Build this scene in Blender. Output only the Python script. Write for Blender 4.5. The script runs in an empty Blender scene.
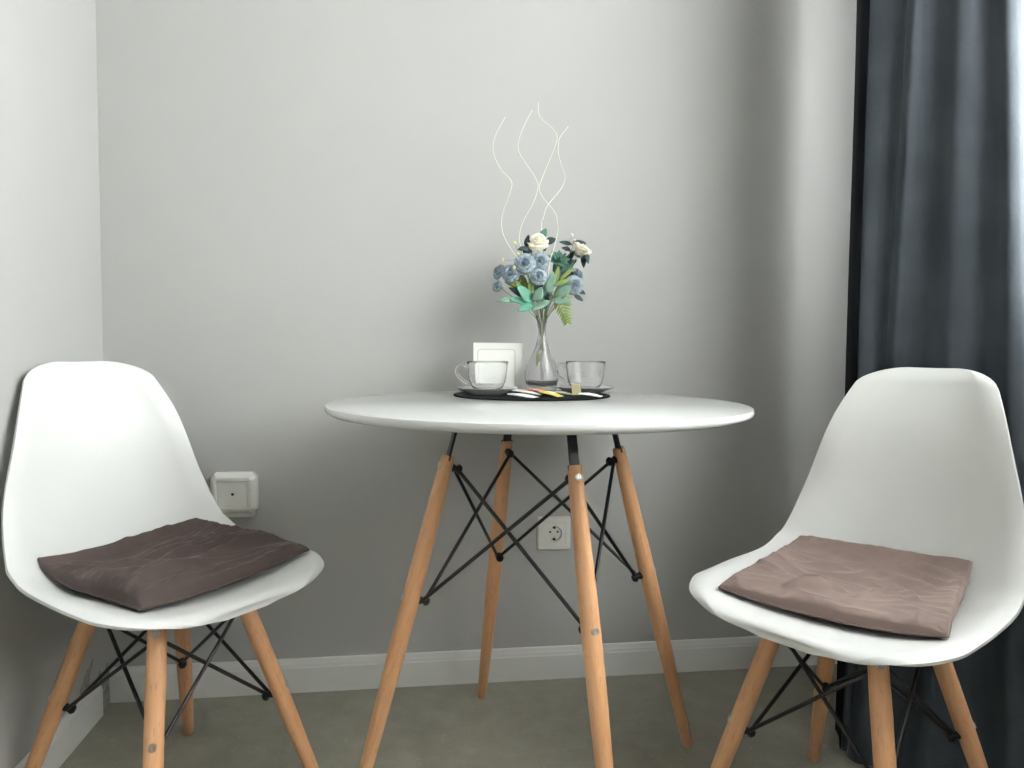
import bpy, bmesh, math, random
import numpy as np
from mathutils import Vector, Matrix, Quaternion
from mathutils.bvhtree import BVHTree
from mathutils import noise as mnoise

random.seed(7)
PI = math.pi
scn = bpy.context.scene
COL = scn.collection

# ------------------------------------------------------------------ materials
def srgb(r, g, b):
    def f(c):
        c /= 255.0
        return c / 12.92 if c <= .04045 else ((c + .055) / 1.055) ** 2.4
    return (f(r), f(g), f(b), 1.0)

def mat(name, color, rough=.5, metal=0.0, spec=.5, trans=0.0, ior=1.45, sheen=0.0, coat=0.0):
    m = bpy.data.materials.new(name); m.use_nodes = True
    b = m.node_tree.nodes['Principled BSDF']
    b.inputs['Base Color'].default_value = color
    b.inputs['Roughness'].default_value = rough
    b.inputs['Metallic'].default_value = metal
    b.inputs['Specular IOR Level'].default_value = spec
    b.inputs['Transmission Weight'].default_value = trans
    b.inputs['IOR'].default_value = ior
    b.inputs['Sheen Weight'].default_value = sheen
    b.inputs['Coat Weight'].default_value = coat
    return m

def nodes(m):
    nt = m.node_tree
    return nt, nt.nodes, nt.links, nt.nodes['Principled BSDF']

def vary(m, c1, c2, scale=(1, 1, 1), nscale=5.0, detail=4.0, coord='Object', lo=.35, hi=.65, bump=0.0, bdist=.002, rough=None):
    """noise-driven mix between two colours, optional bump"""
    nt, N, L, b = nodes(m)
    tc = N.new('ShaderNodeTexCoord'); mp = N.new('ShaderNodeMapping'); mp.inputs['Scale'].default_value = scale
    no = N.new('ShaderNodeTexNoise'); no.inputs['Scale'].default_value = nscale; no.inputs['Detail'].default_value = detail
    cr = N.new('ShaderNodeValToRGB')
    cr.color_ramp.elements[0].position = lo; cr.color_ramp.elements[1].position = hi
    cr.color_ramp.elements[0].color = c1; cr.color_ramp.elements[1].color = c2
    L.new(tc.outputs[coord], mp.inputs['Vector']); L.new(mp.outputs['Vector'], no.inputs['Vector'])
    L.new(no.outputs['Fac'], cr.inputs['Fac']); L.new(cr.outputs['Color'], b.inputs['Base Color'])
    if bump:
        bp = N.new('ShaderNodeBump'); bp.inputs['Strength'].default_value = bump; bp.inputs['Distance'].default_value = bdist
        L.new(no.outputs['Fac'], bp.inputs['Height']); L.new(bp.outputs['Normal'], b.inputs['Normal'])
    return m

M = {}
def wall_paint(name, c):
    m = mat(name, c, .62, spec=.3)
    c2 = tuple(min(1, v * 1.03) for v in c[:3]) + (1,)
    vary(m, c, c2, nscale=2.5, detail=3)
    nt, N, L, b = nodes(m)
    tc = N.new('ShaderNodeTexCoord'); n2 = N.new('ShaderNodeTexNoise'); n2.inputs['Scale'].default_value = 180; n2.inputs['Detail'].default_value = 3
    bp = N.new('ShaderNodeBump'); bp.inputs['Strength'].default_value = .12; bp.inputs['Distance'].default_value = .002
    L.new(tc.outputs['Object'], n2.inputs['Vector']); L.new(n2.outputs['Fac'], bp.inputs['Height']); L.new(bp.outputs['Normal'], b.inputs['Normal'])
    return m
M['wall'] = wall_paint('wall_paint', srgb(177, 177, 175))
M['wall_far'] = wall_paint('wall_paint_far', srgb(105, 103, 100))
M['ceil'] = wall_paint('ceiling_paint', srgb(212, 212, 208))
M['base'] = mat('baseboard_white', srgb(228, 229, 226), .45)
vary(M['base'], srgb(222, 223, 220), srgb(228, 229, 226), nscale=6)

# linoleum floor: olive grey with small pale flecks
m = mat('linoleum', srgb(116, 114, 100), .5, spec=.35)
nt, N, L, b = nodes(m)
tc = N.new('ShaderNodeTexCoord')
n1 = N.new('ShaderNodeTexNoise'); n1.inputs['Scale'].default_value = 14; n1.inputs['Detail'].default_value = 8; n1.inputs['Roughness'].default_value = .65
cr = N.new('ShaderNodeValToRGB'); cr.color_ramp.elements[0].position = .3; cr.color_ramp.elements[1].position = .7
cr.color_ramp.elements[0].color = srgb(134, 131, 119); cr.color_ramp.elements[1].color = srgb(150, 147, 134)
vo = N.new('ShaderNodeTexVoronoi'); vo.inputs['Scale'].default_value = 140
cr2 = N.new('ShaderNodeValToRGB'); cr2.color_ramp.elements[0].position = .10; cr2.color_ramp.elements[1].position = .2
cr2.color_ramp.elements[0].color = (1, 1, 1, 1); cr2.color_ramp.elements[1].color = (0, 0, 0, 1)
n3 = N.new('ShaderNodeTexNoise'); n3.inputs['Scale'].default_value = 30
cr3 = N.new('ShaderNodeValToRGB'); cr3.color_ramp.elements[0].position = .46; cr3.color_ramp.elements[1].position = .6
mul = N.new('ShaderNodeMath'); mul.operation = 'MULTIPLY'
mx = N.new('ShaderNodeMix'); mx.data_type = 'RGBA'
for n in (n1, vo, n3): L.new(tc.outputs['Object'], n.inputs['Vector'])
L.new(n1.outputs['Fac'], cr.inputs['Fac']); L.new(vo.outputs['Distance'], cr2.inputs['Fac']); L.new(n3.outputs['Fac'], cr3.inputs['Fac'])
L.new(cr2.outputs['Color'], mul.inputs[0]); L.new(cr3.outputs['Color'], mul.inputs[1])
L.new(mul.outputs[0], mx.inputs['Factor']); L.new(cr.outputs['Color'], mx.inputs['A']); mx.inputs['B'].default_value = srgb(186, 182, 160)
L.new(mx.outputs['Result'], b.inputs['Base Color'])
M['floor'] = m

M['plastic'] = mat('white_plastic', srgb(221, 222, 220), .42, spec=.5)
vary(M['plastic'], srgb(220, 221, 219), srgb(223, 224, 222), nscale=8, bump=.03)
M['top'] = mat('white_lacquer', srgb(204, 205, 204), .13, spec=.38)
vary(M['top'], srgb(203, 204, 203), srgb(206, 207, 206), nscale=4)
M['black'] = mat('black_steel', srgb(20, 20, 22), .38, spec=.5)
vary(M['black'], srgb(17, 17, 19), srgb(25, 25, 27), nscale=40)
M['steel'] = mat('zinc_screw', srgb(196, 196, 192), .35, metal=1.0)
vary(M['steel'], srgb(185, 185, 180), srgb(210, 210, 206), nscale=60)
M['slot'] = mat('dark_recess', srgb(40, 38, 36), .7)
vary(M['slot'], srgb(36, 34, 32), srgb(46, 44, 42), nscale=50)

def wood(name, c1, c2, c3):
    m = mat(name, c1, .42, spec=.4)
    nt, N, L, b = nodes(m)
    tc = N.new('ShaderNodeTexCoord'); oi = N.new('ShaderNodeObjectInfo')
    ad = N.new('ShaderNodeVectorMath'); ad.operation = 'ADD'
    sc_ = N.new('ShaderNodeVectorMath'); sc_.operation = 'SCALE'; sc_.inputs['Scale'].default_value = 7.0
    cb = N.new('ShaderNodeCombineXYZ')
    L.new(oi.outputs['Random'], cb.inputs[0]); L.new(oi.outputs['Random'], cb.inputs[2])
    L.new(cb.outputs[0], sc_.inputs[0])
    L.new(tc.outputs['Object'], ad.inputs[0]); L.new(sc_.outputs[0], ad.inputs[1])
    mp = N.new('ShaderNodeMapping'); mp.inputs['Scale'].default_value = (60, 60, 5)
    L.new(ad.outputs[0], mp.inputs['Vector'])
    n1 = N.new('ShaderNodeTexNoise'); n1.inputs['Scale'].default_value = 1.0; n1.inputs['Detail'].default_value = 5; n1.inputs['Distortion'].default_value = .6
    L.new(mp.outputs['Vector'], n1.inputs['Vector'])
    cr = N.new('ShaderNodeValToRGB'); e = cr.color_ramp.elements
    e[0].position = .3; e[0].color = c1; e[1].position = .72; e[1].color = c2
    L.new(n1.outputs['Fac'], cr.inputs['Fac'])
    mp2 = N.new('ShaderNodeMapping'); mp2.inputs['Scale'].default_value = (420, 420, 45)
    L.new(ad.outputs[0], mp2.inputs['Vector'])
    n2 = N.new('ShaderNodeTexNoise'); n2.inputs['Scale'].default_value = 1.0; n2.inputs['Detail'].default_value = 2
    L.new(mp2.outputs['Vector'], n2.inputs['Vector'])
    cr2 = N.new('ShaderNodeValToRGB'); e = cr2.color_ramp.elements
    e[0].position = .6; e[0].color = (0, 0, 0, 1); e[1].position = .7; e[1].color = (.6, .6, .6, 1)
    L.new(n2.outputs['Fac'], cr2.inputs['Fac'])
    mx = N.new('ShaderNodeMix'); mx.data_type = 'RGBA'
    L.new(cr2.outputs['Color'], mx.inputs['Factor']); L.new(cr.outputs['Color'], mx.inputs['A']); mx.inputs['B'].default_value = c3
    L.new(mx.outputs['Result'], b.inputs['Base Color'])
    return m
M['beech'] = wood('beech_wood', srgb(186, 138, 98), srgb(204, 158, 118), srgb(156, 108, 72))

def velvet(name, c1, c2, sheen, scol):
    m = mat(name, c1, .85, spec=.15, sheen=sheen)
    vary(m, c1, c2, nscale=9, detail=6)
    nt, N, L, b = nodes(m)
    b.inputs['Sheen Roughness'].default_value = .45
    b.inputs['Sheen Tint'].default_value = scol
    tc = N.new('ShaderNodeTexCoord'); n2 = N.new('ShaderNodeTexNoise'); n2.inputs['Scale'].default_value = 55; n2.inputs['Detail'].default_value = 5
    bp = N.new('ShaderNodeBump'); bp.inputs['Strength'].default_value = .25; bp.inputs['Distance'].default_value = .004
    L.new(tc.outputs['Object'], n2.inputs['Vector']); L.new(n2.outputs['Fac'], bp.inputs['Height']); L.new(bp.outputs['Normal'], b.inputs['Normal'])
    return m
M['velvet_dark'] = velvet('dark_taupe_velvet', srgb(68, 59, 57), srgb(78, 68, 65), .20, srgb(190, 175, 170))
M['velvet_light'] = velvet('taupe_velvet', srgb(105, 91, 86), srgb(117, 101, 95), .28, srgb(220, 205, 198))
M['curtain'] = velvet('slate_curtain', srgb(52, 57, 62), srgb(60, 65, 70), .16, srgb(170, 185, 195))
M['fold_shade'] = velvet('curtain_fold_shade', srgb(10, 12, 18), srgb(15, 17, 24), .0, srgb(90, 100, 110))  # shade on the curtain's leading fold, put into the colour

m = mat('sheer_voile', srgb(245, 246, 250), .9)
nt, N, L, b = nodes(m)
out = [n for n in N if n.type == 'OUTPUT_MATERIAL'][0]
tr = N.new('ShaderNodeBsdfTranslucent'); tr.inputs['Color'].default_value = (.95, .95, .95, 1)
tp = N.new('ShaderNodeBsdfTransparent')
ms = N.new('ShaderNodeMixShader')
wv = N.new('ShaderNodeTexWave'); wv.inputs['Scale'].default_value = 160
tc = N.new('ShaderNodeTexCoord'); L.new(tc.outputs['Object'], wv.inputs['Vector'])
mr = N.new('ShaderNodeMapRange'); mr.inputs['To Min'].default_value = .16; mr.inputs['To Max'].default_value = .10
L.new(wv.outputs['Fac'], mr.inputs['Value']); L.new(mr.outputs['Result'], ms.inputs[0])
L.new(tr.outputs[0], ms.inputs[1]); L.new(tp.outputs[0], ms.inputs[2]); L.new(ms.outputs[0], out.inputs['Surface'])
M['sheer'] = m

def glass(name, col, ior=1.5, rough=0.0, trans=.94):
    m = mat(name, col, rough, trans=trans, ior=ior)
    nt, N, L, b = nodes(m)
    tc = N.new('ShaderNodeTexCoord'); n2 = N.new('ShaderNodeTexNoise'); n2.inputs['Scale'].default_value = 25; n2.inputs['Detail'].default_value = 1
    bp = N.new('ShaderNodeBump'); bp.inputs['Strength'].default_value = .05; bp.inputs['Distance'].default_value = .002
    L.new(tc.outputs['Object'], n2.inputs['Vector']); L.new(n2.outputs['Fac'], bp.inputs['Height']); L.new(bp.outputs['Normal'], b.inputs['Normal'])
    return m
M['glass'] = glass('clear_glass', (.985, .99, .99, 1))
M['saucer_glass'] = glass('pressed_glass', (.95, .96, .96, 1), trans=.55)
# window pane: see-through with a fresnel gloss
m = mat('window_glass', (1, 1, 1, 1), 0)
nt, N, L, b = nodes(m); out = [n for n in N if n.type == 'OUTPUT_MATERIAL'][0]
tp = N.new('ShaderNodeBsdfTransparent'); tp.inputs['Color'].default_value = (.96, .98, .98, 1)
gl = N.new('ShaderNodeBsdfGlossy'); gl.inputs['Roughness'].default_value = .02
fr = N.new('ShaderNodeFresnel'); fr.inputs['IOR'].default_value = 1.3
ms = N.new('ShaderNodeMixShader')
L.new(fr.outputs[0], ms.inputs[0]); L.new(tp.outputs[0], ms.inputs[1]); L.new(gl.outputs[0], ms.inputs[2]); L.new(ms.outputs[0], out.inputs['Surface'])
M['pane'] = m

M['mat'] = vary(mat('black_felt', srgb(14, 14, 15), .9, spec=.15), srgb(11, 11, 12), srgb(19, 19, 20), nscale=120, bump=.3, bdist=.001)
M['card'] = vary(mat('cream_card', srgb(246, 246, 240), .5), srgb(245, 245, 238), srgb(249, 249, 244), nscale=6)
M['card_line'] = vary(mat('card_groove', srgb(206, 206, 199), .6), srgb(202, 202, 195), srgb(210, 210, 203), nscale=6)
def plain(key, c, rough=.6, var=.07, nscale=30, spec=.3):
    lo = tuple(max(0, v * (1 - var)) for v in c[:3]) + (1,); hi = tuple(min(1, v * (1 + var)) for v in c[:3]) + (1,)
    M[key] = vary(mat(key, c, rough, spec=spec), lo, hi, nscale=nscale)
plain('paper_white', srgb(236, 236, 234)); plain('paper_orange', srgb(226, 150, 130)); plain('paper_yellow', srgb(206, 186, 84))
plain('paper_olive', srgb(132, 126, 92)); plain('paper_green', srgb(142, 160, 150)); plain('paper_red', srgb(190, 70, 60))
plain('blue_petal', srgb(142, 156, 165), .65, .22, 120); plain('blue_petal_deep', srgb(118, 134, 148), .65, .2, 120)
plain('white_petal', srgb(242, 236, 220), .65, .05, 60); plain('bud_yellow', srgb(226, 222, 160), .6)
plain('bud_pink', srgb(214, 206, 206), .6); plain('leaf_dark', srgb(44, 60, 62), .45, .25, 60); plain('leaf_teal', srgb(74, 126, 106), .5, .15, 40)
plain('leaf_pale', srgb(102, 130, 114), .5, .15, 40); plain('leaf_lime', srgb(106, 122, 64), .5, .2, 60); plain('stem_green', srgb(108, 122, 88), .5, .15, 40)
plain('succulent', srgb(76, 116, 100), .5, .2, 70); plain('twig_white', srgb(228, 225, 210), .5, .03)
plain('socket_white', srgb(232, 232, 226), .35, .01); plain('box_grey', srgb(226, 227, 222), .4, .01)
plain('glide', srgb(176, 172, 164), .5, .05)
plain('plaster', srgb(150, 148, 140), .9, .3, 60); plain('frame_white', srgb(236, 237, 238), .35, .02)

# ------------------------------------------------------------------ helpers
def build(name, bm, material, parent=None, smooth=True, loc=None, auto=None):
    bmesh.ops.recalc_face_normals(bm, faces=bm.faces[:])
    me = bpy.data.meshes.new(name); bm.to_mesh(me); bm.free()
    me.materials.append(material)
    for p in me.polygons: p.use_smooth = smooth
    if smooth and auto is not None:
        me.set_sharp_from_angle(angle=math.radians(auto))
    o = bpy.data.objects.new(name, me); COL.objects.link(o)
    if parent is not None: o.parent = parent
    if loc is not None: o.location = loc
    return o

def tag(o, label, cat, group=None):
    o['label'] = label; o['category'] = cat
    if group: o['group'] = group
    return o

def thing(name, label, cat, loc=(0, 0, 0), rotz=0.0, group=None):
    o = bpy.data.objects.new(name, None); COL.objects.link(o)
    o.empty_display_size = .05
    o.location = loc; o.rotation_euler = (0, 0, rotz)
    return tag(o, label, cat, group)

def struct(o):
    o['kind'] = 'structure'; return o

def dup_tree(o, parent=None):
    c = o.copy(); COL.objects.link(c)
    if parent is not None: c.parent = parent
    for ch in list(o.children): dup_tree(ch, c)
    return c

def add_box(bm, lo, hi, bevel=0.0, seg=2):
    b2 = bmesh.new()
    bmesh.ops.create_cube(b2, size=1.0)
    for v in b2.verts:
        v.co = Vector([(lo[i] + hi[i]) / 2 + v.co[i] * (hi[i] - lo[i]) for i in range(3)])
    if bevel:
        bmesh.ops.bevel(b2, geom=b2.edges[:], offset=bevel, segments=seg, affect='EDGES', profile=.5)
    me = bpy.data.meshes.new('tmp'); b2.to_mesh(me); b2.free(); bm.from_mesh(me); bpy.data.meshes.remove(me)
    return bm

def add_lathe(bm, prof, n=48, close=False, center=(0, 0, 0)):
    cx, cy, cz = center; rings = []
    for r, z in prof:
        if r < 1e-6:
            rings.append([bm.verts.new((cx, cy, cz + z))])
        else:
            rings.append([bm.verts.new((cx + r * math.cos(2 * PI * k / n), cy + r * math.sin(2 * PI * k / n), cz + z)) for k in range(n)])
    pairs = list(zip(rings[:-1], rings[1:]))
    if close: pairs.append((rings[-1], rings[0]))
    for a, b in pairs:
        for k in range(n):
            k2 = (k + 1) % n
            if len(a) == 1 and len(b) == 1: continue
            if len(a) == 1: bm.faces.new((a[0], b[k], b[k2]))
            elif len(b) == 1: bm.faces.new((a[k], b[0], a[k2]))
            else: bm.faces.new((a[k], b[k], b[k2], a[k2]))
    return bm

def catmull(pts, n):
    P = np.array(pts, float); m_ = len(P)
    s = np.linspace(0, m_ - 1, n); i = np.minimum(s.astype(int), m_ - 2); f = (s - i)[:, None]
    pad = np.concatenate([[2 * P[0] - P[1]], P, [2 * P[-1] - P[-2]]])
    p0, p1, p2, p3 = pad[i], pad[i + 1], pad[i + 2], pad[i + 3]
    return .5 * (2 * p1 + (p2 - p0) * f + (2 * p0 - 5 * p1 + 4 * p2 - p3) * f * f + (3 * p1 - p0 - 3 * p2 + p3) * f ** 3)

def add_tube(bm, pts, r, n=10, caps=True):
    pts = [Vector(p) for p in pts]; m_ = len(pts)
    rr = r if hasattr(r, '__len__') else [r] * m_
    t0 = (pts[1] - pts[0]).normalized()
    up = Vector((0, 0, 1)) if abs(t0.z) < .9 else Vector((1, 0, 0))
    nrm = (up - t0 * up.dot(t0)).normalized(); rings = []; tp = t0
    for i in range(m_):
        t = (pts[min(i + 1, m_ - 1)] - pts[max(i - 1, 0)]).normalized()
        q = tp.rotation_difference(t); nrm = q @ nrm; nrm = (nrm - t * nrm.dot(t)).normalized(); tp = t
        bn = t.cross(nrm)
        rings.append([bm.verts.new(pts[i] + (nrm * math.cos(2 * PI * k / n) + bn * math.sin(2 * PI * k / n)) * rr[i]) for k in range(n)])
    for a, b in zip(rings[:-1], rings[1:]):
        for k in range(n):
            k2 = (k + 1) % n; bm.faces.new((a[k], a[k2], b[k2], b[k]))
    if caps:
        bm.faces.new(rings[0]); bm.faces.new(rings[-1])
    return bm

def add_grid(bm, V):
    """V: (n,m,3) array -> quad grid; returns vert grid"""
    n, m_ = V.shape[:2]
    g = [[bm.verts.new(V[i, j]) for j in range(m_)] for i in range(n)]
    for i in range(n - 1):
        for j in range(m_ - 1):
            bm.faces.new((g[i][j], g[i][j + 1], g[i + 1][j + 1], g[i + 1][j]))
    return g

def solidify(o, t, offset=0.0, subsurf=0):
    md = o.modifiers.new('solid', 'SOLIDIFY'); md.thickness = t; md.offset = offset; md.use_even_offset = True
    if subsurf:
        s = o.modifiers.new('sub', 'SUBSURF'); s.levels = subsurf; s.render_levels = subsurf
    return o

def frame_to(o, a, b):
    """place o so that its local z axis runs from a to b with its origin at a"""
    d = (Vector(b) - Vector(a)); q = Vector((0, 0, 1)).rotation_difference(d.normalized())
    o.location = a; o.rotation_mode = 'QUATERNION'; o.rotation_quaternion = q
    return q

# ------------------------------------------------------------------ room
XR, YF, ZC = 1.98, -5.2, 2.62          # right wall, front wall, ceiling
WT = .30                                # wall thickness
WY0, WY1, WZ0, WZ1 = -.42, -2.45, .93, 2.36   # window opening in the right wall

struct(build('floor', add_box(bmesh.new(), (-.2, YF - .2, -.1), (XR + .2, .2, 0)), M['floor'], smooth=False))
struct(build('ceiling', add_box(bmesh.new(), (-.2, YF - .2, ZC), (XR + WT, .2, ZC + .1)), M['ceil'], smooth=False))
struct(build('wall_back', add_box(bmesh.new(), (-.2, 0, 0), (XR + WT, .2, ZC)), M['wall'], smooth=False))
struct(build('wall_left', add_box(bmesh.new(), (-.2, YF, 0), (0, 0, ZC)), M['wall'], smooth=False))
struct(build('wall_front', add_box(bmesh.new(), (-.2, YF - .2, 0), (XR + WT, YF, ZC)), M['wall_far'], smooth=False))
bm = bmesh.new()
add_box(bm, (XR, WY0, 0), (XR + WT, 0, ZC))
add_box(bm, (XR, YF, 0), (XR + WT, WY1, ZC))
add_box(bm, (XR, WY1, 0), (XR + WT, WY0, WZ0))
add_box(bm, (XR, WY1, WZ1), (XR + WT, WY0, ZC))
struct(build('wall_right', bm, M['wall'], smooth=False))

def baseboard(name, a, b, nrm, h=.0823):
    """moulded profile extruded from a to b, nrm points into the room"""
    prof = [(0, 0), (.012, 0), (.012, h * .74), (.0105, h * .78), (.010, h * .84), (.0078, h * .9), (.006, h * .97), (.004, h), (0, h)]
    a, b, nrm = Vector(a), Vector(b), Vector(nrm); bm = bmesh.new(); r = []
    for p in (a, b):
        r.append([bm.verts.new(p + nrm * d + Vector((0, 0, z))) for d, z in prof])
    k = len(prof)
    for i in range(k):
        j = (i + 1) % k; bm.faces.new((r[0][i], r[0][j], r[1][j], r[1][i]))
    bm.faces.new(r[0]); bm.faces.new(r[1])
    return struct(build(name, bm, M['base'], smooth=False))
baseboard('baseboard_back', (.003, 0, 0), (XR, 0, 0), (0, -1, 0))
baseboard('baseboard_left', (0, YF, 0), (0, -.072, 0), (1, 0, 0))
baseboard('baseboard_right', (XR, -.013, 0), (XR, YF, 0), (-1, 0, 0))

# bare plaster where the left baseboard stops short of the corner
bm = bmesh.new(); V = np.zeros((13, 9, 3))
for i in range(13):
    for j in range(9):
        t, s = i / 12, j / 8
        edge = min(t, 1 - t, s * 2, (1 - s) * 2, .25) / .25
        V[i, j] = (.0005 + edge * (.003 + .006 * abs(mnoise.noise((t * 6, s * 5, 3)))), -.006 - .062 * t, .004 + (.085 + .012 * math.sin(t * 9)) * s)
add_grid(bm, V); struct(build('trim_1', bm, M['plaster']))
bm = bmesh.new(); V = np.zeros((13, 9, 3))
for i in range(13):
    for j in range(9):
        t, s = i / 12, j / 8
        edge = min(t, 1 - t, s, 1 - s, .25) / .25
        V[i, j] = (.0005 + edge * (.001 + .004 * abs(mnoise.noise((t * 7, s * 4, 9)))), -.100 - .050 * t - .01 * math.sin(s * 5), .084 + .06 * s * (1 - .4 * t))
add_grid(bm, V); struct(build('trim_2', bm, M['plaster']))

# window in the right wall
win = bpy.data.objects.new('window_1', None); COL.objects.link(win); struct(win)
bm = bmesh.new(); XG = XR + .17
fw = .065
add_box(bm, (XG - .03, WY1, WZ0), (XG + .03, WY1 + fw, WZ1), .004); add_box(bm, (XG - .03, WY0 - fw, WZ0), (XG + .03, WY0, WZ1), .004)
add_box(bm, (XG - .03, WY1 + fw, WZ0), (XG + .03, WY0 - fw, WZ0 + fw), .004); add_box(bm, (XG - .03, WY1 + fw, WZ1 - fw), (XG + .03, WY0 - fw, WZ1), .004)
ym = (WY0 + WY1) / 2
add_box(bm, (XG - .03, ym - .05, WZ0 + fw), (XG + .03, ym + .05, WZ1 - fw), .004)
build('window_frame', bm, M['frame_white'], win, smooth=False)
for y0, y1 in ((WY1 + fw, ym - .05), (ym + .05, WY0 - fw)):
    build('pane', add_box(bmesh.new(), (XG - .004, y0, WZ0 + fw), (XG + .004, y1, WZ1 - fw)), M['pane'], win, smooth=False)
build('window_sill', add_box(bmesh.new(), (XR - .055, WY1 - .10, WZ0 - .035), (XG - .03, -.13, WZ0 + .002), .006), M['frame_white'], win, smooth=False)

# ------------------------------------------------------------------ chair
G = [0.2567, 0.2508, 0.1976, 0.0683, -0.0579, -0.138, -0.1807, -0.2045, -0.2375, 0.408, 0.4252, 0.4255, 0.4128, 0.4026, 0.4433, 0.5569, 0.6997, 0.821,
     0.1622, 0.2344, 0.2215, 0.2239, 0.2172, 0.213, 0.1942, 0.1552, 0.1087, 0.0604, 0.0447, 0.0335, 0.0525, 0.076, 0.079, 0.0589, 0.0523, 0.0281,
     0.1921, 0.1075, 0.3172, 0.0445, 0.012, 0.035]
G = np.array(G)
def cub(c, n):
    return catmull(np.asarray(c, float) if np.asarray(c).ndim > 1 else np.asarray(c, float)[:, None], n)
def shell(g, nu, nv):
    py, pz, w, h = g[0:9], g[9:18], g[18:27], g[27:36]; cf, Lf, ct, Lt, roll, D = g[36:42]
    P = cub(np.stack([py, pz], 1), 241); W = cub(w, 241)[:, 0]; H = cub(h, 241)[:, 0]
    seg = np.r_[0, np.cumsum(np.linalg.norm(np.diff(P, axis=0), axis=1))]; Ls = seg[-1]
    s = Ls * (1 - np.cos(np.pi * np.linspace(0, 1, nv))) / 2
    y = np.interp(s, seg, P[:, 0]); z = np.interp(s, seg, P[:, 1]); W = np.interp(s, seg, W); H = np.interp(s, seg, H)
    ty = np.gradient(y, s); tz = np.gradient(z, s); l = np.hypot(ty, tz); ty /= l; tz /= l
    ny, nz = tz, -ty
    def corner(d, c, Lc):
        t = np.clip(d / Lc, 0, 1); return c + (1 - c) * np.sqrt(1 - (1 - t) ** 2)
    Wc = W * corner(s, cf, Lf) * corner(Ls - s, ct, Lt)
    u = np.sin(np.linspace(-1, 1, nu) * np.pi / 2 * .92) / np.sin(np.pi / 2 * .92)
    U = u[None, :]; x = Wc[:, None] * U
    lift = H[:, None] * (np.abs(x) / np.maximum(W, .01)[:, None]) ** 2.3
    d = np.minimum((1 - np.abs(U)) * Wc[:, None], np.minimum(s, Ls - s)[:, None])
    lift = lift - roll * np.clip(1 - d / D, 0, 1) ** 2
    return np.stack([x, y[:, None] + ny[:, None] * lift, z[:, None] + nz[:, None] * lift], -1)

SV = shell(G, 81, 161)
bm = bmesh.new(); add_grid(bm, SV); bmesh.ops.recalc_face_normals(bm, faces=bm.faces[:])
SEAT_BVH = BVHTree.FromBMesh(bm); bm.free()
def seat_z(x, y, default=.46):
    best = None; z0 = .60
    hit = SEAT_BVH.ray_cast(Vector((x, y, z0)), Vector((0, 0, -1)))
    return hit[0].z if hit[0] is not None else default

LEG_T = [(.0898, .135), (-.0898, .135), (.0898, -.0685), (-.0898, -.0685)]
LEG_B = [(.1748, .2362), (-.1748, .2362), (.1748, -.174), (-.1748, -.174)]

def leg_mesh(Ln, prof, n=20):
    """turned leg along local z, from the foot (0) to the top (Ln)"""
    return add_lathe(bmesh.new(), [(0, prof[0][1])] + [(r, z) for r, z in prof] + [(0, prof[-1][1])], n)

def add_screw(bm, c, d, r):
    """raised ring washer with recessed head at c, facing d"""
    q = Vector((0, 0, 1)).rotation_difference(Vector(d).normalized())
    b2 = bmesh.new()
    add_lathe(b2, [(r * 1.0, -.004), (r, .0012), (r * .92, .0019), (r * .80, .0018), (r * .76, -.0002), (r * .62, -.0002), (r * .58, .0016), (r * .22, .0017), (r * .18, .0002), (0, .0002)], 20)
    for v in b2.verts: v.co = q @ v.co + Vector(c)
    me = bpy.data.meshes.new('t'); b2.to_mesh(me); b2.free(); bm.from_mesh(me); bpy.data.meshes.remove(me)

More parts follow.
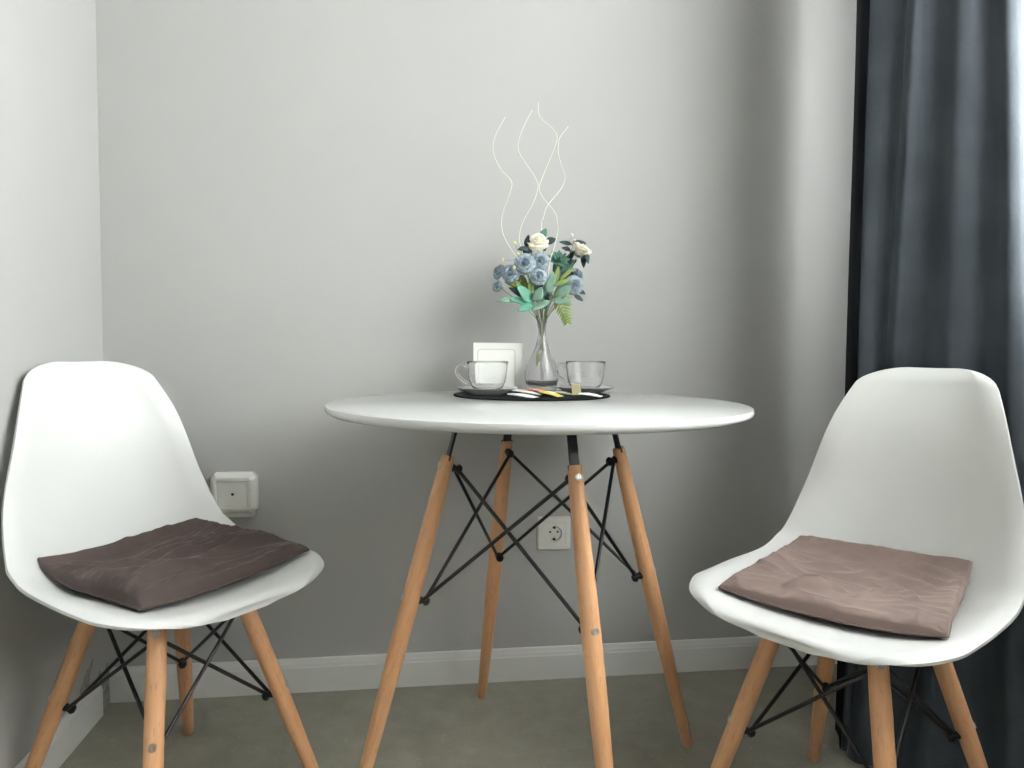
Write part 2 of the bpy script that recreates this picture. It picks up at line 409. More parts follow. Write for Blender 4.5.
def make_legwork(root, tops, feet, prof_fn, zhi, zlo, rod_r, inset, screw_r, strap_top=None, knob_r=.009, screw_up=.0):
    """legs with screws, inner knobs at two heights and the eight crossing rods between neighbours (order of legs: 0 1 3 2 round the frame)"""
    ctr = sum((Vector(t) for t in tops), Vector()) / 4
    hi, lo = [], []
    for t, f in zip(tops, feet):
        t, f = Vector(t), Vector(f); Ln = (t - f).length; ax = (t - f).normalized()
        prof = prof_fn(Ln)
        lg = build('leg', leg_mesh(Ln, prof), M['beech'], root, auto=50)
        frame_to(lg, f, t)
        build('foot_glide', add_lathe(bmesh.new(), [(0, -.0002), (prof[0][0] * .93, -.0002), (prof[0][0] * .99, .0012), (prof[0][0] * .9, .0022), (0, .0022)], 20), M['glide'], lg, auto=40)
        rad = Vector((f.x - ctr.x, f.y - ctr.y, 0)).normalized()
        out = (rad - ax * rad.dot(ax)).normalized()
        inv = Matrix.LocRotScale(f, lg.rotation_quaternion, None).inverted()
        for zz, store in ((zhi, hi), (zlo, lo)):
            ps_ = f + ax * ((zz + screw_up - f.z) / ax.z)
            p = f + ax * ((zz - f.z) / ax.z)
            dl = (p - f).length; rl = np.interp(dl, [q[1] for q in prof], [q[0] for q in prof])
            b2 = bmesh.new(); add_screw(b2, inv @ (ps_ + out * (rl - .0006)), inv.to_3x3() @ out, screw_r)
            build('screw', b2, M['steel'], lg, auto=30)
            kn = p - out * (rl + inset)
            store.append(kn)
            # knob: clamp plate and cap nut on the inner side of the leg
            b2 = bmesh.new()
            q = Vector((0, 0, 1)).rotation_difference(-out)
            b3 = bmesh.new(); add_lathe(b3, [(0, -.0005), (knob_r * .8, -.0005), (knob_r * .8, .004), (knob_r * .62, .006), (knob_r * .62, inset + .004), (knob_r * .95, inset + .005), (knob_r * .95, inset + .009), (knob_r * .6, inset + .013), (0, inset + .014)], 14)
            for v in b3.verts: v.co = q @ v.co + (p - out * (rl - .0015))
            build('clamp_knob', b3, M['black'], root, auto=40)
        if strap_top:
            b2 = bmesh.new()
            tang = ax.cross(out).normalized()
            w, th = .0085, .0025
            p0 = t - ax * .045; p1 = t + ax * ((strap_top - t.z) / ax.z)
            vs = []
            for p in (p0, p1):
                for sx, sy in ((-1, -1), (1, -1), (1, 1), (-1, 1)):
                    vs.append(b2.verts.new(p + tang * th * sx * 3.2 + out * th * sy * .8) if False else b2.verts.new(p + tang * w * sx + out * th * sy))
            for k in range(4):
                k2 = (k + 1) % 4; b2.faces.new((vs[k], vs[k2], vs[4 + k2], vs[4 + k]))
            b2.faces.new(vs[:4]); b2.faces.new(vs[4:])
            build('strap', b2, M['black'], root, smooth=False)
            # saw slot that takes the strap
            b2 = bmesh.new(); c = t - ax * .022
            rr = prof[-1][0] + .0006
            vs = []
            for dz in (-.024, .0225):
                for sx, sy in ((-1, -1), (1, -1), (1, 1), (-1, 1)):
                    vs.append(b2.verts.new(inv @ (c + ax * dz + tang * rr * 1.03 * sx + out * .0017 * sy)))
            for k in range(4):
                k2 = (k + 1) % 4; b2.faces.new((vs[k], vs[k2], vs[4 + k2], vs[4 + k]))
            b2.faces.new(vs[:4]); b2.faces.new(vs[4:])
            build('slot', b2, M['slot'], lg, smooth=False)
    ring = [0, 1, 3, 2]
    for k in range(4):
        i, j = ring[k], ring[(k + 1) % 4]
        for a, b, s in ((i, j, 1), (j, i, -1)):
            A, B = hi[a].copy(), lo[b].copy()
            nn = (hi[i] - hi[j]).cross(Vector((0, 0, 1))).normalized() * (rod_r * 1.1 * s)
            A += nn; B += nn
            d = (B - A).normalized()
            build('brace_rod', add_tube(bmesh.new(), [A - d * .006, A, B, B + d * .006], [rod_r * .8, rod_r, rod_r, rod_r * .8], 10), M['black'], root)
    return hi, lo

def make_chair(label, loc, rotz):
    root = thing('dining_chair', label, 'chair', loc, rotz, 'white moulded chairs at the table')
    bm = bmesh.new(); add_grid(bm, SV)
    sh = build('seat_shell', bm, M['plastic'], root)
    sh.modifiers.new('s', 'SOLIDIFY'); md = sh.modifiers['s']; md.thickness = .0065; md.offset = -1 if True else 1
    bv = sh.modifiers.new('b', 'BEVEL'); bv.width = .0022; bv.segments = 2; bv.limit_method = 'ANGLE'; bv.angle_limit = math.radians(50)
    ztop = .386
    tops, feet = [], []
    for (tx, ty), (bx, by) in zip(LEG_T, LEG_B):
        f = Vector((bx, by, 0)); t = Vector((tx, ty, .36)); d = (t - f) / .36
        tops.append(f + d * ztop); feet.append(f)
    prof = lambda Ln: [(.0102, .0015), (.0115, .0045), (.0150, Ln * .45), (.0158, Ln * .8), (.0148, Ln - .004), (.0135, Ln)]
    hi, lo = make_legwork(root, tops, feet, prof, .366, .205, .0034, .006, .0066, screw_up=.008)
    # mounting strap of each leg up to the underside of the shell, and the steel cross under the seat
    for t, f in zip(tops, feet):
        ax = (t - f).normalized(); zs = .400
        p1 = t + ax * ((zs - t.z) / ax.z)
        b2 = bmesh.new(); add_tube(b2, [t - ax * .004, p1], .006, 10)
        build('mount_post', b2, M['black'], root)
    bm = bmesh.new()
    for a, b in ((0, 3), (1, 2)):
        add_tube(bm, [tuple(tops[a].xy) + (.394,), tuple(tops[b].xy) + (.394,)], .006, 10)
    build('under_frame', bm, M['black'], root)
    return root, sh

chair, shell_l = make_chair('white moulded chair in the room corner, carrying the dark brown cushion', (.252, -.421, 0), -2.2576)
chair2 = dup_tree(chair)
chair2['label'] = 'white moulded chair in front of the slate curtain, carrying the lighter taupe cushion'
chair2.location = (1.4867, -.6817, 0); chair2.rotation_euler = (0, 0, 2.1178)

# ------------------------------------------------------------------ cushions
def make_cushion(label, corners, thick, folds, streak, material, loc, rotz, seed, puff, pinch, heavy, tight=(.8, .8, .8, .8)):
    """corners: four (x, y) in the chair's frame going round; folds: ridges (a0,b0,a1,b1,width,height); streak: (ka,kb,amp) of fine creases;
    heavy(a,b): local thickness factor"""
    n = 111; c = [Vector(q) for q in corners]
    top = np.zeros((n, n, 3)); bot = np.zeros((n, n, 3))
    base = np.zeros((n, n)); XY = np.zeros((n, n, 2)); A = np.sin(np.linspace(-1, 1, n) * PI / 2 * .8) / math.sin(PI / 2 * .8)
    for i, a in enumerate(A):
        for j, b_ in enumerate(A):
            a2 = a * (1 - pinch * (1 - b_ * b_)); b2 = b_ * (1 - pinch * (1 - a * a))
            a2 += .015 * mnoise.noise((b_ * 2.7, seed, a)); b2 += .015 * mnoise.noise((a * 2.7, seed + 5, b_))
            u, v = (a2 + 1) / 2, (b2 + 1) / 2
            p = (c[0] * (1 - u) + c[1] * u) * (1 - v) + (c[3] * (1 - u) + c[2] * u) * v
            XY[i, j] = p.x, p.y
            base[i, j] = seat_z(p.x, p.y, .455)
    seat = base.copy()
    def taut(h, p, tight):
        d = np.r_[0, np.cumsum(np.linalg.norm(np.diff(p, axis=0), axis=1))]; hull = [0]
        for q in range(1, len(h)):
            while len(hull) > 1 and (h[hull[-1]] - h[hull[-2]]) * (d[q] - d[hull[-2]]) <= (h[q] - h[hull[-2]]) * (d[hull[-1]] - d[hull[-2]]): hull.pop()
            hull.append(q)
        return h + tight * (np.interp(d, d[hull], h[hull]) - h)
    base[0] = taut(base[0], XY[0], tight[0]); base[-1] = taut(base[-1], XY[-1], tight[1]); base[:, 0] = taut(base[:, 0], XY[:, 0], tight[2]); base[:, -1] = taut(base[:, -1], XY[:, -1], tight[3])
    for _ in range(500):
        bp = np.pad(base, 1, mode='edge')
        av = (bp[:-2, 1:-1] + bp[2:, 1:-1] + bp[1:-1, :-2] + bp[1:-1, 2:]) / 4
        base[1:-1, 1:-1] = np.maximum(base, av)[1:-1, 1:-1]
    for i, a in enumerate(A):
        for j, b_ in enumerate(A):
            e = max(0.0, (1 - a * a)) * max(0.0, (1 - b_ * b_))
            hv = heavy(a, b_) * (1 - .5 * (abs(a) * abs(b_)) ** 5)
            T = thick * hv * (e ** puff)
            w = 0.0
            for (a0, b0, a1, b1, wd, ht) in folds:
                dx, dy = a1 - a0, b1 - b0; L2 = dx * dx + dy * dy
                wob = .10 * mnoise.noise((a * 1.9, b_ * 1.9, seed + ht * 999))
                t = max(0, min(1, ((a - a0) * dx + (b_ - b0) * dy) / L2))
                sd = ((a - a0) * dy - (b_ - b0) * dx) / math.sqrt(L2) + wob
                al = math.hypot(a - a0 - dx * t, b_ - b0 - dy * t)
                # steep on one side, a long slope on the other, like cloth pushed into a crease
                prof_ = math.exp(-(sd / (wd if sd > 0 else wd * .38)) ** 2)
                endf = math.exp(-(max(0, al - abs(sd - wob) - .02) / .12) ** 2)
                w += ht * prof_ * endf * max(0, 1 - abs(2 * t - 1) ** 4)
            ka, kb, amp = streak
            nz_ = mnoise.noise((a * ka + b_ * .8, b_ * kb - a * .5, seed * 1.7))
            nz2 = mnoise.noise((a * ka * 2.1 + 3, b_ * kb * 2.1 - a, seed * 2.9))
            w += amp * ((1 - abs(nz_)) ** 4 - .35) + amp * .45 * ((1 - abs(nz2)) ** 4 - .35)
            w += .004 * mnoise.noise((a * 1.6, b_ * 1.6, seed + 8))
            w *= 1.25 * min(1, (e ** .5) * 2.5)
            ed = max(abs(a), abs(b_)); run = b_ if abs(a) > abs(b_) else a
            gn = mnoise.noise((run * 9 + seed, seed, 4.0 if abs(a) > abs(b_) else 9.0))
            w += .0035 * gn * math.exp(-((.93 - ed) / .09) ** 2) * min(1, (1 - ed) * 30)
            z0 = base[i, j] + .0050
            top[i, j] = (XY[i, j, 0], XY[i, j, 1], z0 + .0032 + max(-.6 * T, w) + T)
            bot[i, j] = (XY[i, j, 0], XY[i, j, 1], seat[i, j] + .0040 + (base[i, j] - seat[i, j]) * max(abs(a), abs(b_)) ** 5)
    bm = bmesh.new(); gt = add_grid(bm, top); gb = add_grid(bm, bot)
    idx = [(i, 0) for i in range(n)] + [(n - 1, j) for j in range(1, n)] + [(i, n - 1) for i in range(n - 2, -1, -1)] + [(0, j) for j in range(n - 2, 0, -1)]
    k = len(idx)
    for q in range(k):
        (i, j), (i2, j2) = idx[q], idx[(q + 1) % k]
        bm.faces.new((gt[i][j], gt[i2][j2], gb[i2][j2], gb[i][j]))
    root = thing('seat_cushion', label, 'cushion', loc, rotz, 'velvet cushions on the chairs')
    build('cover', bm, material, root)
    pts = [(top[i, j] + bot[i, j]) / 2 for i, j in idx[::2]]; pts.append(pts[0])
    build('seam', add_tube(bmesh.new(), pts, .0017, 8), material, root)
    return root

# a: left corner -> front corner, b: left corner -> back corner
make_cushion('dark brown velvet seat cushion with diagonal creases on the corner chair',
    [(.150, -.114), (.150, .190), (-.202, .178), (-.160, -.112)], .047,
    [(.62, -.98, .45, -.35, .10, .012), (-.2, -.95, .05, -.3, .09, .008), (-.55, -.95, -.35, -.4, .08, .008), (-.85, -.9, -.7, -.4, .07, .006),
     (.0, .85, .35, -.5, .10, .009), (-.35, .8, -.05, -.4, .10, .008), (.3, .9, .6, -.1, .09, .006), (-.7, .6, -.45, -.2, .10, .007)],
    (3.4, .9, .0095), M['velvet_dark'], (.252, -.421, 0), -2.2576, 2.0, .27, .03,
    lambda a, b: 1.0 + .22 * a * (1 - b) * .5 - .30 * max(0, b) * max(0, a) - .35 * max(0, -a) * max(0, -b), tight=(.75, .5, .2, .8))
make_cushion('lighter taupe velvet seat cushion with a raised dark corner on the chair by the curtain',
    [(.152, .202), (.176, -.098), (-.116, -.138), (-.188, .148)], .036,
    [(-.75, -.45, -.35, -.05, .10, .009), (-.35, .1, -.25, -.45, .08, .008), (.15, .75, .55, .05, .10, .008), (.45, .9, .8, .3, .08, .009), (.7, .95, .92, .5, .06, .008),
     (-.3, .7, .15, .45, .08, .007), (-.6, .2, -.05, .35, .09, .006), (.1, -.2, .6, .2, .14, .006)],
    (1.9, 1.2, .0055), M['velvet_light'], (1.4867, -.6817, 0), 2.1178, 11.0, .26, .025,
    lambda a, b: 1.0 + .15 * max(0, a), tight=(.35, .85, .6, .5))

# ------------------------------------------------------------------ table
TX, TY, TZ = .9576, -.4319, .7457
ANG = -1.3614
table = thing('round_table', 'round white dining table on four beech legs between the two white chairs', 'table', (TX, TY, 0), ANG - PI / 4)
R = .40
th = .0165
prof = [(0, TZ), (R - .004, TZ), (R - .0012, TZ - .0010), (R, TZ - .0035), (R, TZ - .0085), (R - .0015, TZ - .0115), (R - .010, TZ - th), (0, TZ - th)]
tt = build('tabletop', add_lathe(bmesh.new(), prof, 128), M['top'], table, auto=35)
tops, feet = [], []
rf, rt_, zt = .3534, .1767, .6499
for a in (45, -45 + 360, 135, 225):   # legs: neighbours differ in one step
    pass
angs = {0: PI / 4, 1: PI / 4 + PI / 2, 3: PI / 4 + PI, 2: PI / 4 + 3 * PI / 2}
for k in range(4):
    c_, s_ = math.cos(angs[k]), math.sin(angs[k])
    tops.append(Vector((rt_ * c_, rt_ * s_, zt))); feet.append(Vector((rf * c_, rf * s_, 0)))
prof_t = lambda Ln: [(.0096, .0015), (.0108, .0045), (.0160, Ln * .42), (.0168, Ln * .6), (.0145, Ln * .88), (.0125, Ln - .004), (.0115, Ln)]
make_legwork(table, tops, feet, prof_t, .630, .387, .0036, .007, .0066, strap_top=TZ - th - .002, knob_r=.0095)
bm = bmesh.new()
for a, b in ((0, 3), (1, 2)):
    k_ = .88
    A_, B_ = tops[a] * k_, tops[b] * k_
    add_box(bm, (-.0, -.0, 0), (.0001, .0001, .0001)) if False else None
    d = Vector((B_.x - A_.x, B_.y - A_.y, 0)).normalized(); s = Vector((-d.y, d.x, 0)) * .012
    z0, z1 = TZ - th - .004, TZ - th - .0005
    vs = [bm.verts.new(Vector((p.x, p.y, z)) + s * q) for z in (z0 - (.0036 if a else 0), z1 - (.0036 if a else 0)) for p, q in ((A_, 1), (A_, -1), (B_, -1), (B_, 1))]
    for k in range(4):
        k2 = (k + 1) % 4; bm.faces.new((vs[k], vs[k2], vs[4 + k2], vs[4 + k]))
    bm.faces.new(vs[:4]); bm.faces.new(vs[4:])
build('under_frame', bm, M['black'], table, smooth=False)

# ------------------------------------------------------------------ things on the table
MX, MY, MR = .978, -.234, .172
ZM = TZ + .0032
mt = build('placemat', add_lathe(bmesh.new(), [(0, 0), (MR - .0006, 0), (MR, .0010), (MR, .0020), (MR - .0008, .003), (0, .003)], 96), M['mat'], auto=40, loc=(MX, MY, TZ + .0002))
tag(mt, 'round black felt placemat lying on the white table', 'placemat')

SAUC = [(0, .0010), (.026, .0010), (.030, 0), (.036, 0), (.038, .0018), (.052, .0060), (.0640, .0125), (.0668, .0140), (.0676, .0150), (.0668, .0158), (.0640, .0152), (.052, .0090), (.038, .0050), (.028, .0040), (.024, .0036), (0, .0036)]
def saucer(label, x, y):
    return tag(build('saucer', add_lathe(bmesh.new(), SAUC, 72), M['saucer_glass'], loc=(x, y, ZM), auto=60), label, 'saucer', 'glass saucers on the placemat')
CUP_IN = [(0, .0060), (.014, .0061), (.025, .0085), (.0325, .0145), (.0370, .023), (.0400, .034), (.0414, .047), (.0426, .060), (.0440, .0668)]
CUP_OUT = [(.0452, .0680), (.0459, .0672), (.0443, .0600), (.0431, .0470), (.0418, .034), (.0390, .0215), (.0345, .0120), (.027, .0058), (.0215, .0030), (.0215, .0002), (.0175, 0), (.0165, .0016), (0, .0018)]
def cup(label, x, y, z, hang):
    root = thing('tea_cup', label, 'cup', (x, y, z), hang, 'glass tea cups on the placemat')
    pin = catmull([(a, b) for a, b in CUP_IN], 34); pin[0] = (0, .0065); pin = np.maximum(pin, 0)
    pr = [tuple(p) for p in pin] + CUP_OUT
    build('bowl', add_lathe(bmesh.new(), pr, 72), M['glass'], root, auto=60)
    hp = catmull([(.0435, 0, .0545), (.052, 0, .0600), (.0625, 0, .0580), (.0685, 0, .0490), (.0660, 0, .0385), (.0560, 0, .0280), (.0410, 0, .0180)], 30)
    bm = bmesh.new(); pts = [Vector(p) for p in hp]
    add_tube(bm, pts, [.0036 + .0012 * abs(2 * i / 29 - 1) ** 2 for i in range(30)], 12)
    build('handle', bm, M['glass'], root)
    return root
saucer('clear glass saucer under the cup in front of the cream card', .880, -.235)
cup('clear glass tea cup in front of the cream card, handle turned outwards', .880, -.235, ZM + .0042, PI + .12)
saucer('glass saucer under the cup beside the bulb vase, a tea tag leaning on it', 1.106, -.200)
cup('clear glass tea cup beside the bulb vase, handle pointing to the vase', 1.107, -.200, ZM + .0042, PI - .25)

# cream card standing behind the cup
card = thing('table_card', 'upright square cream card with an embossed rounded square, behind the glass cup', 'card', (.917, -.128, ZM), .06)
bm = bmesh.new(); add_box(bm, (-.059, -.003, 0), (.059, .003, .1132), .0015)
fr_ = build('panel', bm, M['card'], card, smooth=False); fr_.rotation_euler = (-.08, 0, 0); fr_.location = (0, 0, .0002)
bm = bmesh.new()
def rrect(w, h, r, n=6):
    out = []
    for cx, cy, a0 in ((w - r, h - r, 0), (-w + r, h - r, 90), (-w + r, -h + r, 180), (w - r, -h + r, 270)):
        for k in range(n + 1):
            a = math.radians(a0 + 90 * k / n); out.append((cx + r * math.cos(a), cy + r * math.sin(a)))
    return out
pts = [(x - .005, -.0034, z + .049) for x, z in rrect(.044, .049, .008)]; pts.append(pts[0])
add_tube(bm, pts, .0008, 6)
build('embossed_line', bm, M['card_line'], fr_)
bm = bmesh.new(); add_box(bm, (-.02, .004, 0), (.02, .034, .003), .001)
build('foot', bm, M['card'], card, smooth=False)

# sachets in front
def sachet(label, x, y, rz, w, l, c1, c2=None, z=0.0, name='tea_sachet', tilt=0.0, cat='sachet'):
    root = thing(name, label, cat, (x, y, ZM + .0006 + z), rz, 'sachets and sweets on the placemat')
    n, m_ = 15, 21; V = np.zeros((2, n, m_, 3))
    for i in range(n):
        for j in range(m_):
            a, b_ = -1 + 2 * i / (n - 1), -1 + 2 * j / (m_ - 1)
            t = .0032 * max(0, (1 - a * a)) ** .6 * max(0, 1 - (b_ / .82) ** 2) ** .6 if abs(b_) < .82 else 0
            wob = .0006 * mnoise.noise((a * 3 + x * 50, b_ * 3, y * 40))
            ser = .001 * (1 if (i % 2) else 0) if j in (0, m_ - 1) else 0
            p = (w / 2 * a, l / 2 * b_ + (ser if j else -ser), .0004)
            V[0, i, j] = (p[0], p[1], .0012 + t + abs(wob)); V[1, i, j] = (p[0], p[1], .0)
    bm = bmesh.new(); a_ = add_grid(bm, V[0]); b2 = add_grid(bm, V[1])
    idx = [(i, 0) for i in range(n)] + [(n - 1, j) for j in range(1, m_)] + [(i, m_ - 1) for i in range(n - 2, -1, -1)] + [(0, j) for j in range(m_ - 2, 0, -1)]
    k = len(idx)
    for q in range(k):
        (i, j), (i2, j2) = idx[q], idx[(q + 1) % k]
        bm.faces.new((a_[i][j], a_[i2][j2], b2[i2][j2], b2[i][j]))
    root.rotation_euler = (tilt, 0, rz)
    build('wrapper', bm, M[c1], root)
    if c2:
        bm = bmesh.new(); q = V[0][3:12, 6:15].copy(); q[..., 2] += .0005; add_grid(bm, q)
        build('printed_band', bm, M[c2], root)
    return root
sachet('white paper sachet nearest the placemat edge, beside the cup at the card', .948, -.322, .95, .032, .064, 'paper_white', z=.001, tilt=.10)
sachet('white sachet with an orange band lying behind the white one', .962, -.268, 1.35, .030, .062, 'paper_white', 'paper_orange', z=.005, tilt=.16)
sachet('orange wrapped sweet in front of the vase', .996, -.258, 1.75, .032, .054, 'paper_orange', 'paper_red', name='wrapped_sweet', cat='sweet', z=.006, tilt=.22)
sachet('yellow and white wrapped sweet nearest the placemat edge, in front of the vase', 1.008, -.306, .85, .028, .046, 'paper_yellow', 'paper_white', name='wrapped_sweet', cat='sweet', z=.004, tilt=.20)
sachet('grey green sachet between the vase and the glass saucer', 1.036, -.268, 2.0, .030, .056, 'paper_green', 'paper_orange', z=.003, tilt=.12)
sachet('small white tea bag envelope in front of the saucer beside the vase', 1.092, -.312, 1.15, .032, .046, 'paper_white', z=.002, tilt=.12)
tg = thing('tea_tag', 'small olive paper tag leaning on the rim of the saucer beside the vase', 'tag', (1.071, -.2745, ZM + .0006), .15)
pc = build('paper', add_box(bmesh.new(), (-.011, -.0004, 0), (.011, .0004, .024), .0003), M['paper_olive'], tg, smooth=False); pc.rotation_euler = (-.35, 0, 0)
build('string', add_tube(bmesh.new(), catmull([(.002, 0, .001), (.012, -.006, .0014), (.020, -.012, .0012), (.024, -.020, .0014)], 14), .0006, 6), M['paper_white'], pc)

# vase
VX, VY = 1.0145, -.150
vin = [(0, .014), (.014, .0145), (.027, .018), (.0345, .025), (.0370, .034), (.0360, .045), (.0340, .056), (.0295, .069), (.0232, .082), (.0162, .098), (.0110, .115), (.0084, .130), (.0083, .143), (.0096, .156), (.0115, .168), (.0135, .1745)]
vout = [(.0143, .1755), (.0150, .1745), (.0130, .1675), (.0110, .1560), (.0097, .143), (.0098, .130), (.0125, .115), (.0178, .098), (.0248, .082), (.0312, .069), (.0364, .056), (.0398, .045), (.0408, .034), (.0382, .024), (.0360, .014), (.0345, .006), (.0350, .002), (.0335, 0), (.030, 0), (.028, .002), (0, .003)]
pi_ = catmull(vin, 60); pi_[0] = (0, .014); po_ = catmull(vout[:-2], 70)
vase = build('bulb_vase', add_lathe(bmesh.new(), [tuple(p) for p in pi_] + [tuple(p) for p in po_] + [(.027, .0025), (0, .003)], 72), M['glass'], loc=(VX, VY, ZM), auto=60)
tag(vase, 'clear glass bulb vase with a narrow neck holding the bouquet', 'vase')

# ------------------------------------------------------------------ bouquet
NECK_Z = ZM + .146
slots = []
NS = 38
for k in range(NS):
    r = .0070 * math.sqrt((k + .5) / NS); a = k * 2.399963
    slots.append((VX + r * math.cos(a), VY + r * math.sin(a)))
slot_i = [0]
def pick(dx, dy):
    """the free place in the vase neck that lies most towards (dx, dy)"""
    d = Vector((dx, dy)); best, bi = None, 0
    for i, s in enumerate(slots):
        v = -(Vector((s[0] - VX - max(-.007, min(.007, d.x * .09)), s[1] - VY - max(-.007, min(.007, d.y * .09)))).length)
        if best is None or v > best: best, bi = v, i
    return slots.pop(bi)

def stem_pts(target, depth, n=24, sway=0.0):
    """a stem from inside the vase through the neck to target (world)"""
    T = Vector(target); sx, sy = pick(T.x - VX, T.y - VY)
    P0 = Vector((VX - (sx - VX) * 1.1, VY - (sy - VY) * 1.1, NECK_Z - depth)); P1 = Vector((sx, sy, NECK_Z)); 
    up = Vector((sx + (T.x - sx) * .10, sy + (T.y - sy) * .10, NECK_Z + (T.z - NECK_Z) * .25))
    mid = Vector((sx + (T.x - sx) * .48, sy + (T.y - sy) * .48, NECK_Z + (T.z - NECK_Z) * .62)) + Vector((sway, 0, 0))
    return [Vector(p) for p in catmull([P0, (P0 + P1) / 2, P1, up, mid, T], n)]

def orient(d):
    return Vector((0, 0, 1)).rotation_difference(Vector(d).normalized())

def petal(bm, r0, z0, r1, z1, ang, wid, curl, q, c, n=7, m_=6):
    """one cupped petal from radius r0/height z0 to r1/z1 with an outward curl at its lip"""
    V = np.zeros((m_, n, 3))
    for i in range(m_):
        t = i / (m_ - 1)
        for j in range(n):
            s = -1 + 2 * j / (n - 1)
            w = wid * (math.sin(min(1, t * 1.15 + .18) * PI * .62) ** .8)
            rr = r0 + (r1 - r0) * t ** 1.3 + curl * max(0, t - .7) ** 2 * 8 * r1
            zz = z0 + (z1 - z0) * math.sin(t * PI / 2) - (.16 * (z1 - z0)) * s * s * t - curl * max(0, t - .75) * (z1 - z0)
            a = ang + s * w
            rr += .04 * r1 * mnoise.noise((ang * 3, s * 2, t * 2 + r1 * 90))
            V[i, j] = q @ Vector((rr * math.cos(a), rr * math.sin(a), zz)) + c
    add_grid(bm, V)

def heart_mesh(c, d, R, k0=0.0):
    """the tight dark spiral in the middle of a rose"""
    bm = bmesh.new(); q = orient(d); c = Vector(c); V = np.zeros((6, 60, 3))
    for j in range(60):
        a = k0 + j / 59 * 2 * PI * 4.2; r = R * (.05 + .40 * j / 59)
        for i in range(6):
            t = i / 5
            V[i, j] = q @ Vector(((r * (.62 + .38 * t)) * math.cos(a), (r * (.62 + .38 * t)) * math.sin(a), R * (-.1 + (.80 - .22 * j / 59 + .05 * math.sin(a * 2.3)) * t))) + c
    add_grid(bm, V)
    b2 = bmesh.new(); add_lathe(b2, [(0, .52 * R), (.12 * R, .50 * R), (.28 * R, .42 * R), (.42 * R, .28 * R), (.48 * R, .05 * R)], 20)
    for v in b2.verts: v.co = q @ v.co + c
    me = bpy.data.meshes.new('t'); b2.to_mesh(me); b2.free(); bm.from_mesh(me); bpy.data.meshes.remove(me)
    return bm

def bloom_mesh(c, d, R, openness=1.0, k0=0.0):
    bm = bmesh.new(); q = orient(d); c = Vector(c)
    for k in range(0):
        petal(bm, R * .05, -.1 * R, R * .20, R * .62, k0 + k * PI, 1.7, -.10, q, c)
    for k in range(3):
        petal(bm, R * .30, -.2 * R, R * .56, R * .58, k0 + .5 + k * 2 * PI / 3, 1.2, .14, q, c)
    for k in range(4):
        petal(bm, R * .30, -.3 * R, R * .76 * openness, R * .42, k0 + .9 + k * 2 * PI / 4, .86, .16, q, c)
    for k in range(5):
        petal(bm, R * .14, -.42 * R, R * .96 * openness, R * (.18 if openness > .8 else .5), k0 + .3 + k * 2 * PI / 5, .74, .22, q, c)
    for k in range(5):
        petal(bm, R * .12, -.5 * R, R * 1.06 * openness, R * (-.12 if openness > .8 else .3), k0 + .95 + k * 2 * PI / 5, .68, .10, q, c)
    return bm

def leaf_grid(bm, base, d, nrm, L, W, bend=.2, n=9, fold=.12):
    d = Vector(d).normalized(); nrm = Vector(nrm); nrm = (nrm - d * nrm.dot(d)).normalized(); sd = d.cross(nrm)
    V = np.zeros((n, 5, 3))
    for i in range(n):
        t = i / (n - 1); w = W / 2 * (math.sin(PI * t ** .8) ** .75 if 0 < t < 1 else .03)
        for j in range(5):
            s = -1 + j / 2
            p = Vector(base) + d * (L * t) + sd * (w * s) + nrm * (-bend * L * t * t + abs(s) * fold * w)
            V[i, j] = p
    add_grid(bm, V)

def rose(name, label, cat, c, d, R, mkey, openness=1.0, group=None, k0=0.0, inner=None, depth=.045):
    c = Vector(c); d = Vector(d).normalized()
    root = thing(name, label, cat, c, 0, group)
    st = stem_pts(c - d * R * .42, depth)
    build('stem', add_tube(bmesh.new(), [p - c for p in st], .0010, 7), M['stem_green'], root)
    bl = build('bloom', bloom_mesh((0, 0, 0), d, R, openness, k0), M[mkey], root); solidify(bl, .0005)
    ht = build('heart', heart_mesh((0, 0, 0), d, R, k0), M['blue_petal_deep' if mkey == 'blue_petal' else mkey], root); solidify(ht, .0004)
    bm = bmesh.new(); q = orient(d)
    for k in range(5):
        a = k * 2 * PI / 5 + k0
        rad = q @ Vector((math.cos(a), math.sin(a), 0))
        leaf_grid(bm, -d * R * .5 + rad * .0012, rad * .8 + d * .5, d, R * .75, R * .34, .1)
    sp = build('sepal', bm, M['leaf_lime'] if mkey == 'white_petal' else M['stem_green'], root); solidify(sp, .0004)
    return root

Rp = .0088 * 1.06
F = VY  # vase depth
BL = [((.969, F - .030, 1.040), (-.15, -1, .25), .0205, 'blue_petal', 1.0, 'round open blue rose, middle of the bouquet, facing the viewer'),
      ((1.006, F - .014, 1.047), (.10, -1, .30), .0185, 'blue_petal', 1.0, 'open blue rose just below the white rose at the crown'),
      ((.999, F - .042, 1.010), (.05, -1, .45), .0175, 'blue_petal', .95, 'cupped blue rose lowest in the middle, above the pale leaves'),
      ((.938, F - .022, 1.018), (-.35, -1, .15), .0175, 'blue_petal', 1.0, 'open blue rose beside the middle one, near a yellow bud'),
      ((.914, F + .004, 1.024), (-.9, -.35, .35), .0160, 'blue_petal', .95, 'blue rose turned sideways at the edge of the bouquet over a bud'),
      ((.912, F - .010, .989), (-.75, -.7, .25), .0150, 'blue_petal', .75, 'half open blue rosebud lowest at the edge above the teal leaves'),
      ((1.085, F - .024, .996), (.30, -1, .20), .0185, 'blue_petal', 1.0, 'open blue rose on its own side of the bouquet below the white bud'),
      ((1.099, F + .008, 1.021), (.75, -.35, .45), .0175, 'blue_petal', .95, 'blue rose turned away behind the open one below the white bud')]
for i, (c, d, r, mk, op, lb) in enumerate(BL):
    rose('blue_rose', lb, 'flower', c, d, r * 1.06, mk, op, group='blue roses in the bouquet', k0=i * 1.3, depth=.040 + .012 * (i % 3))
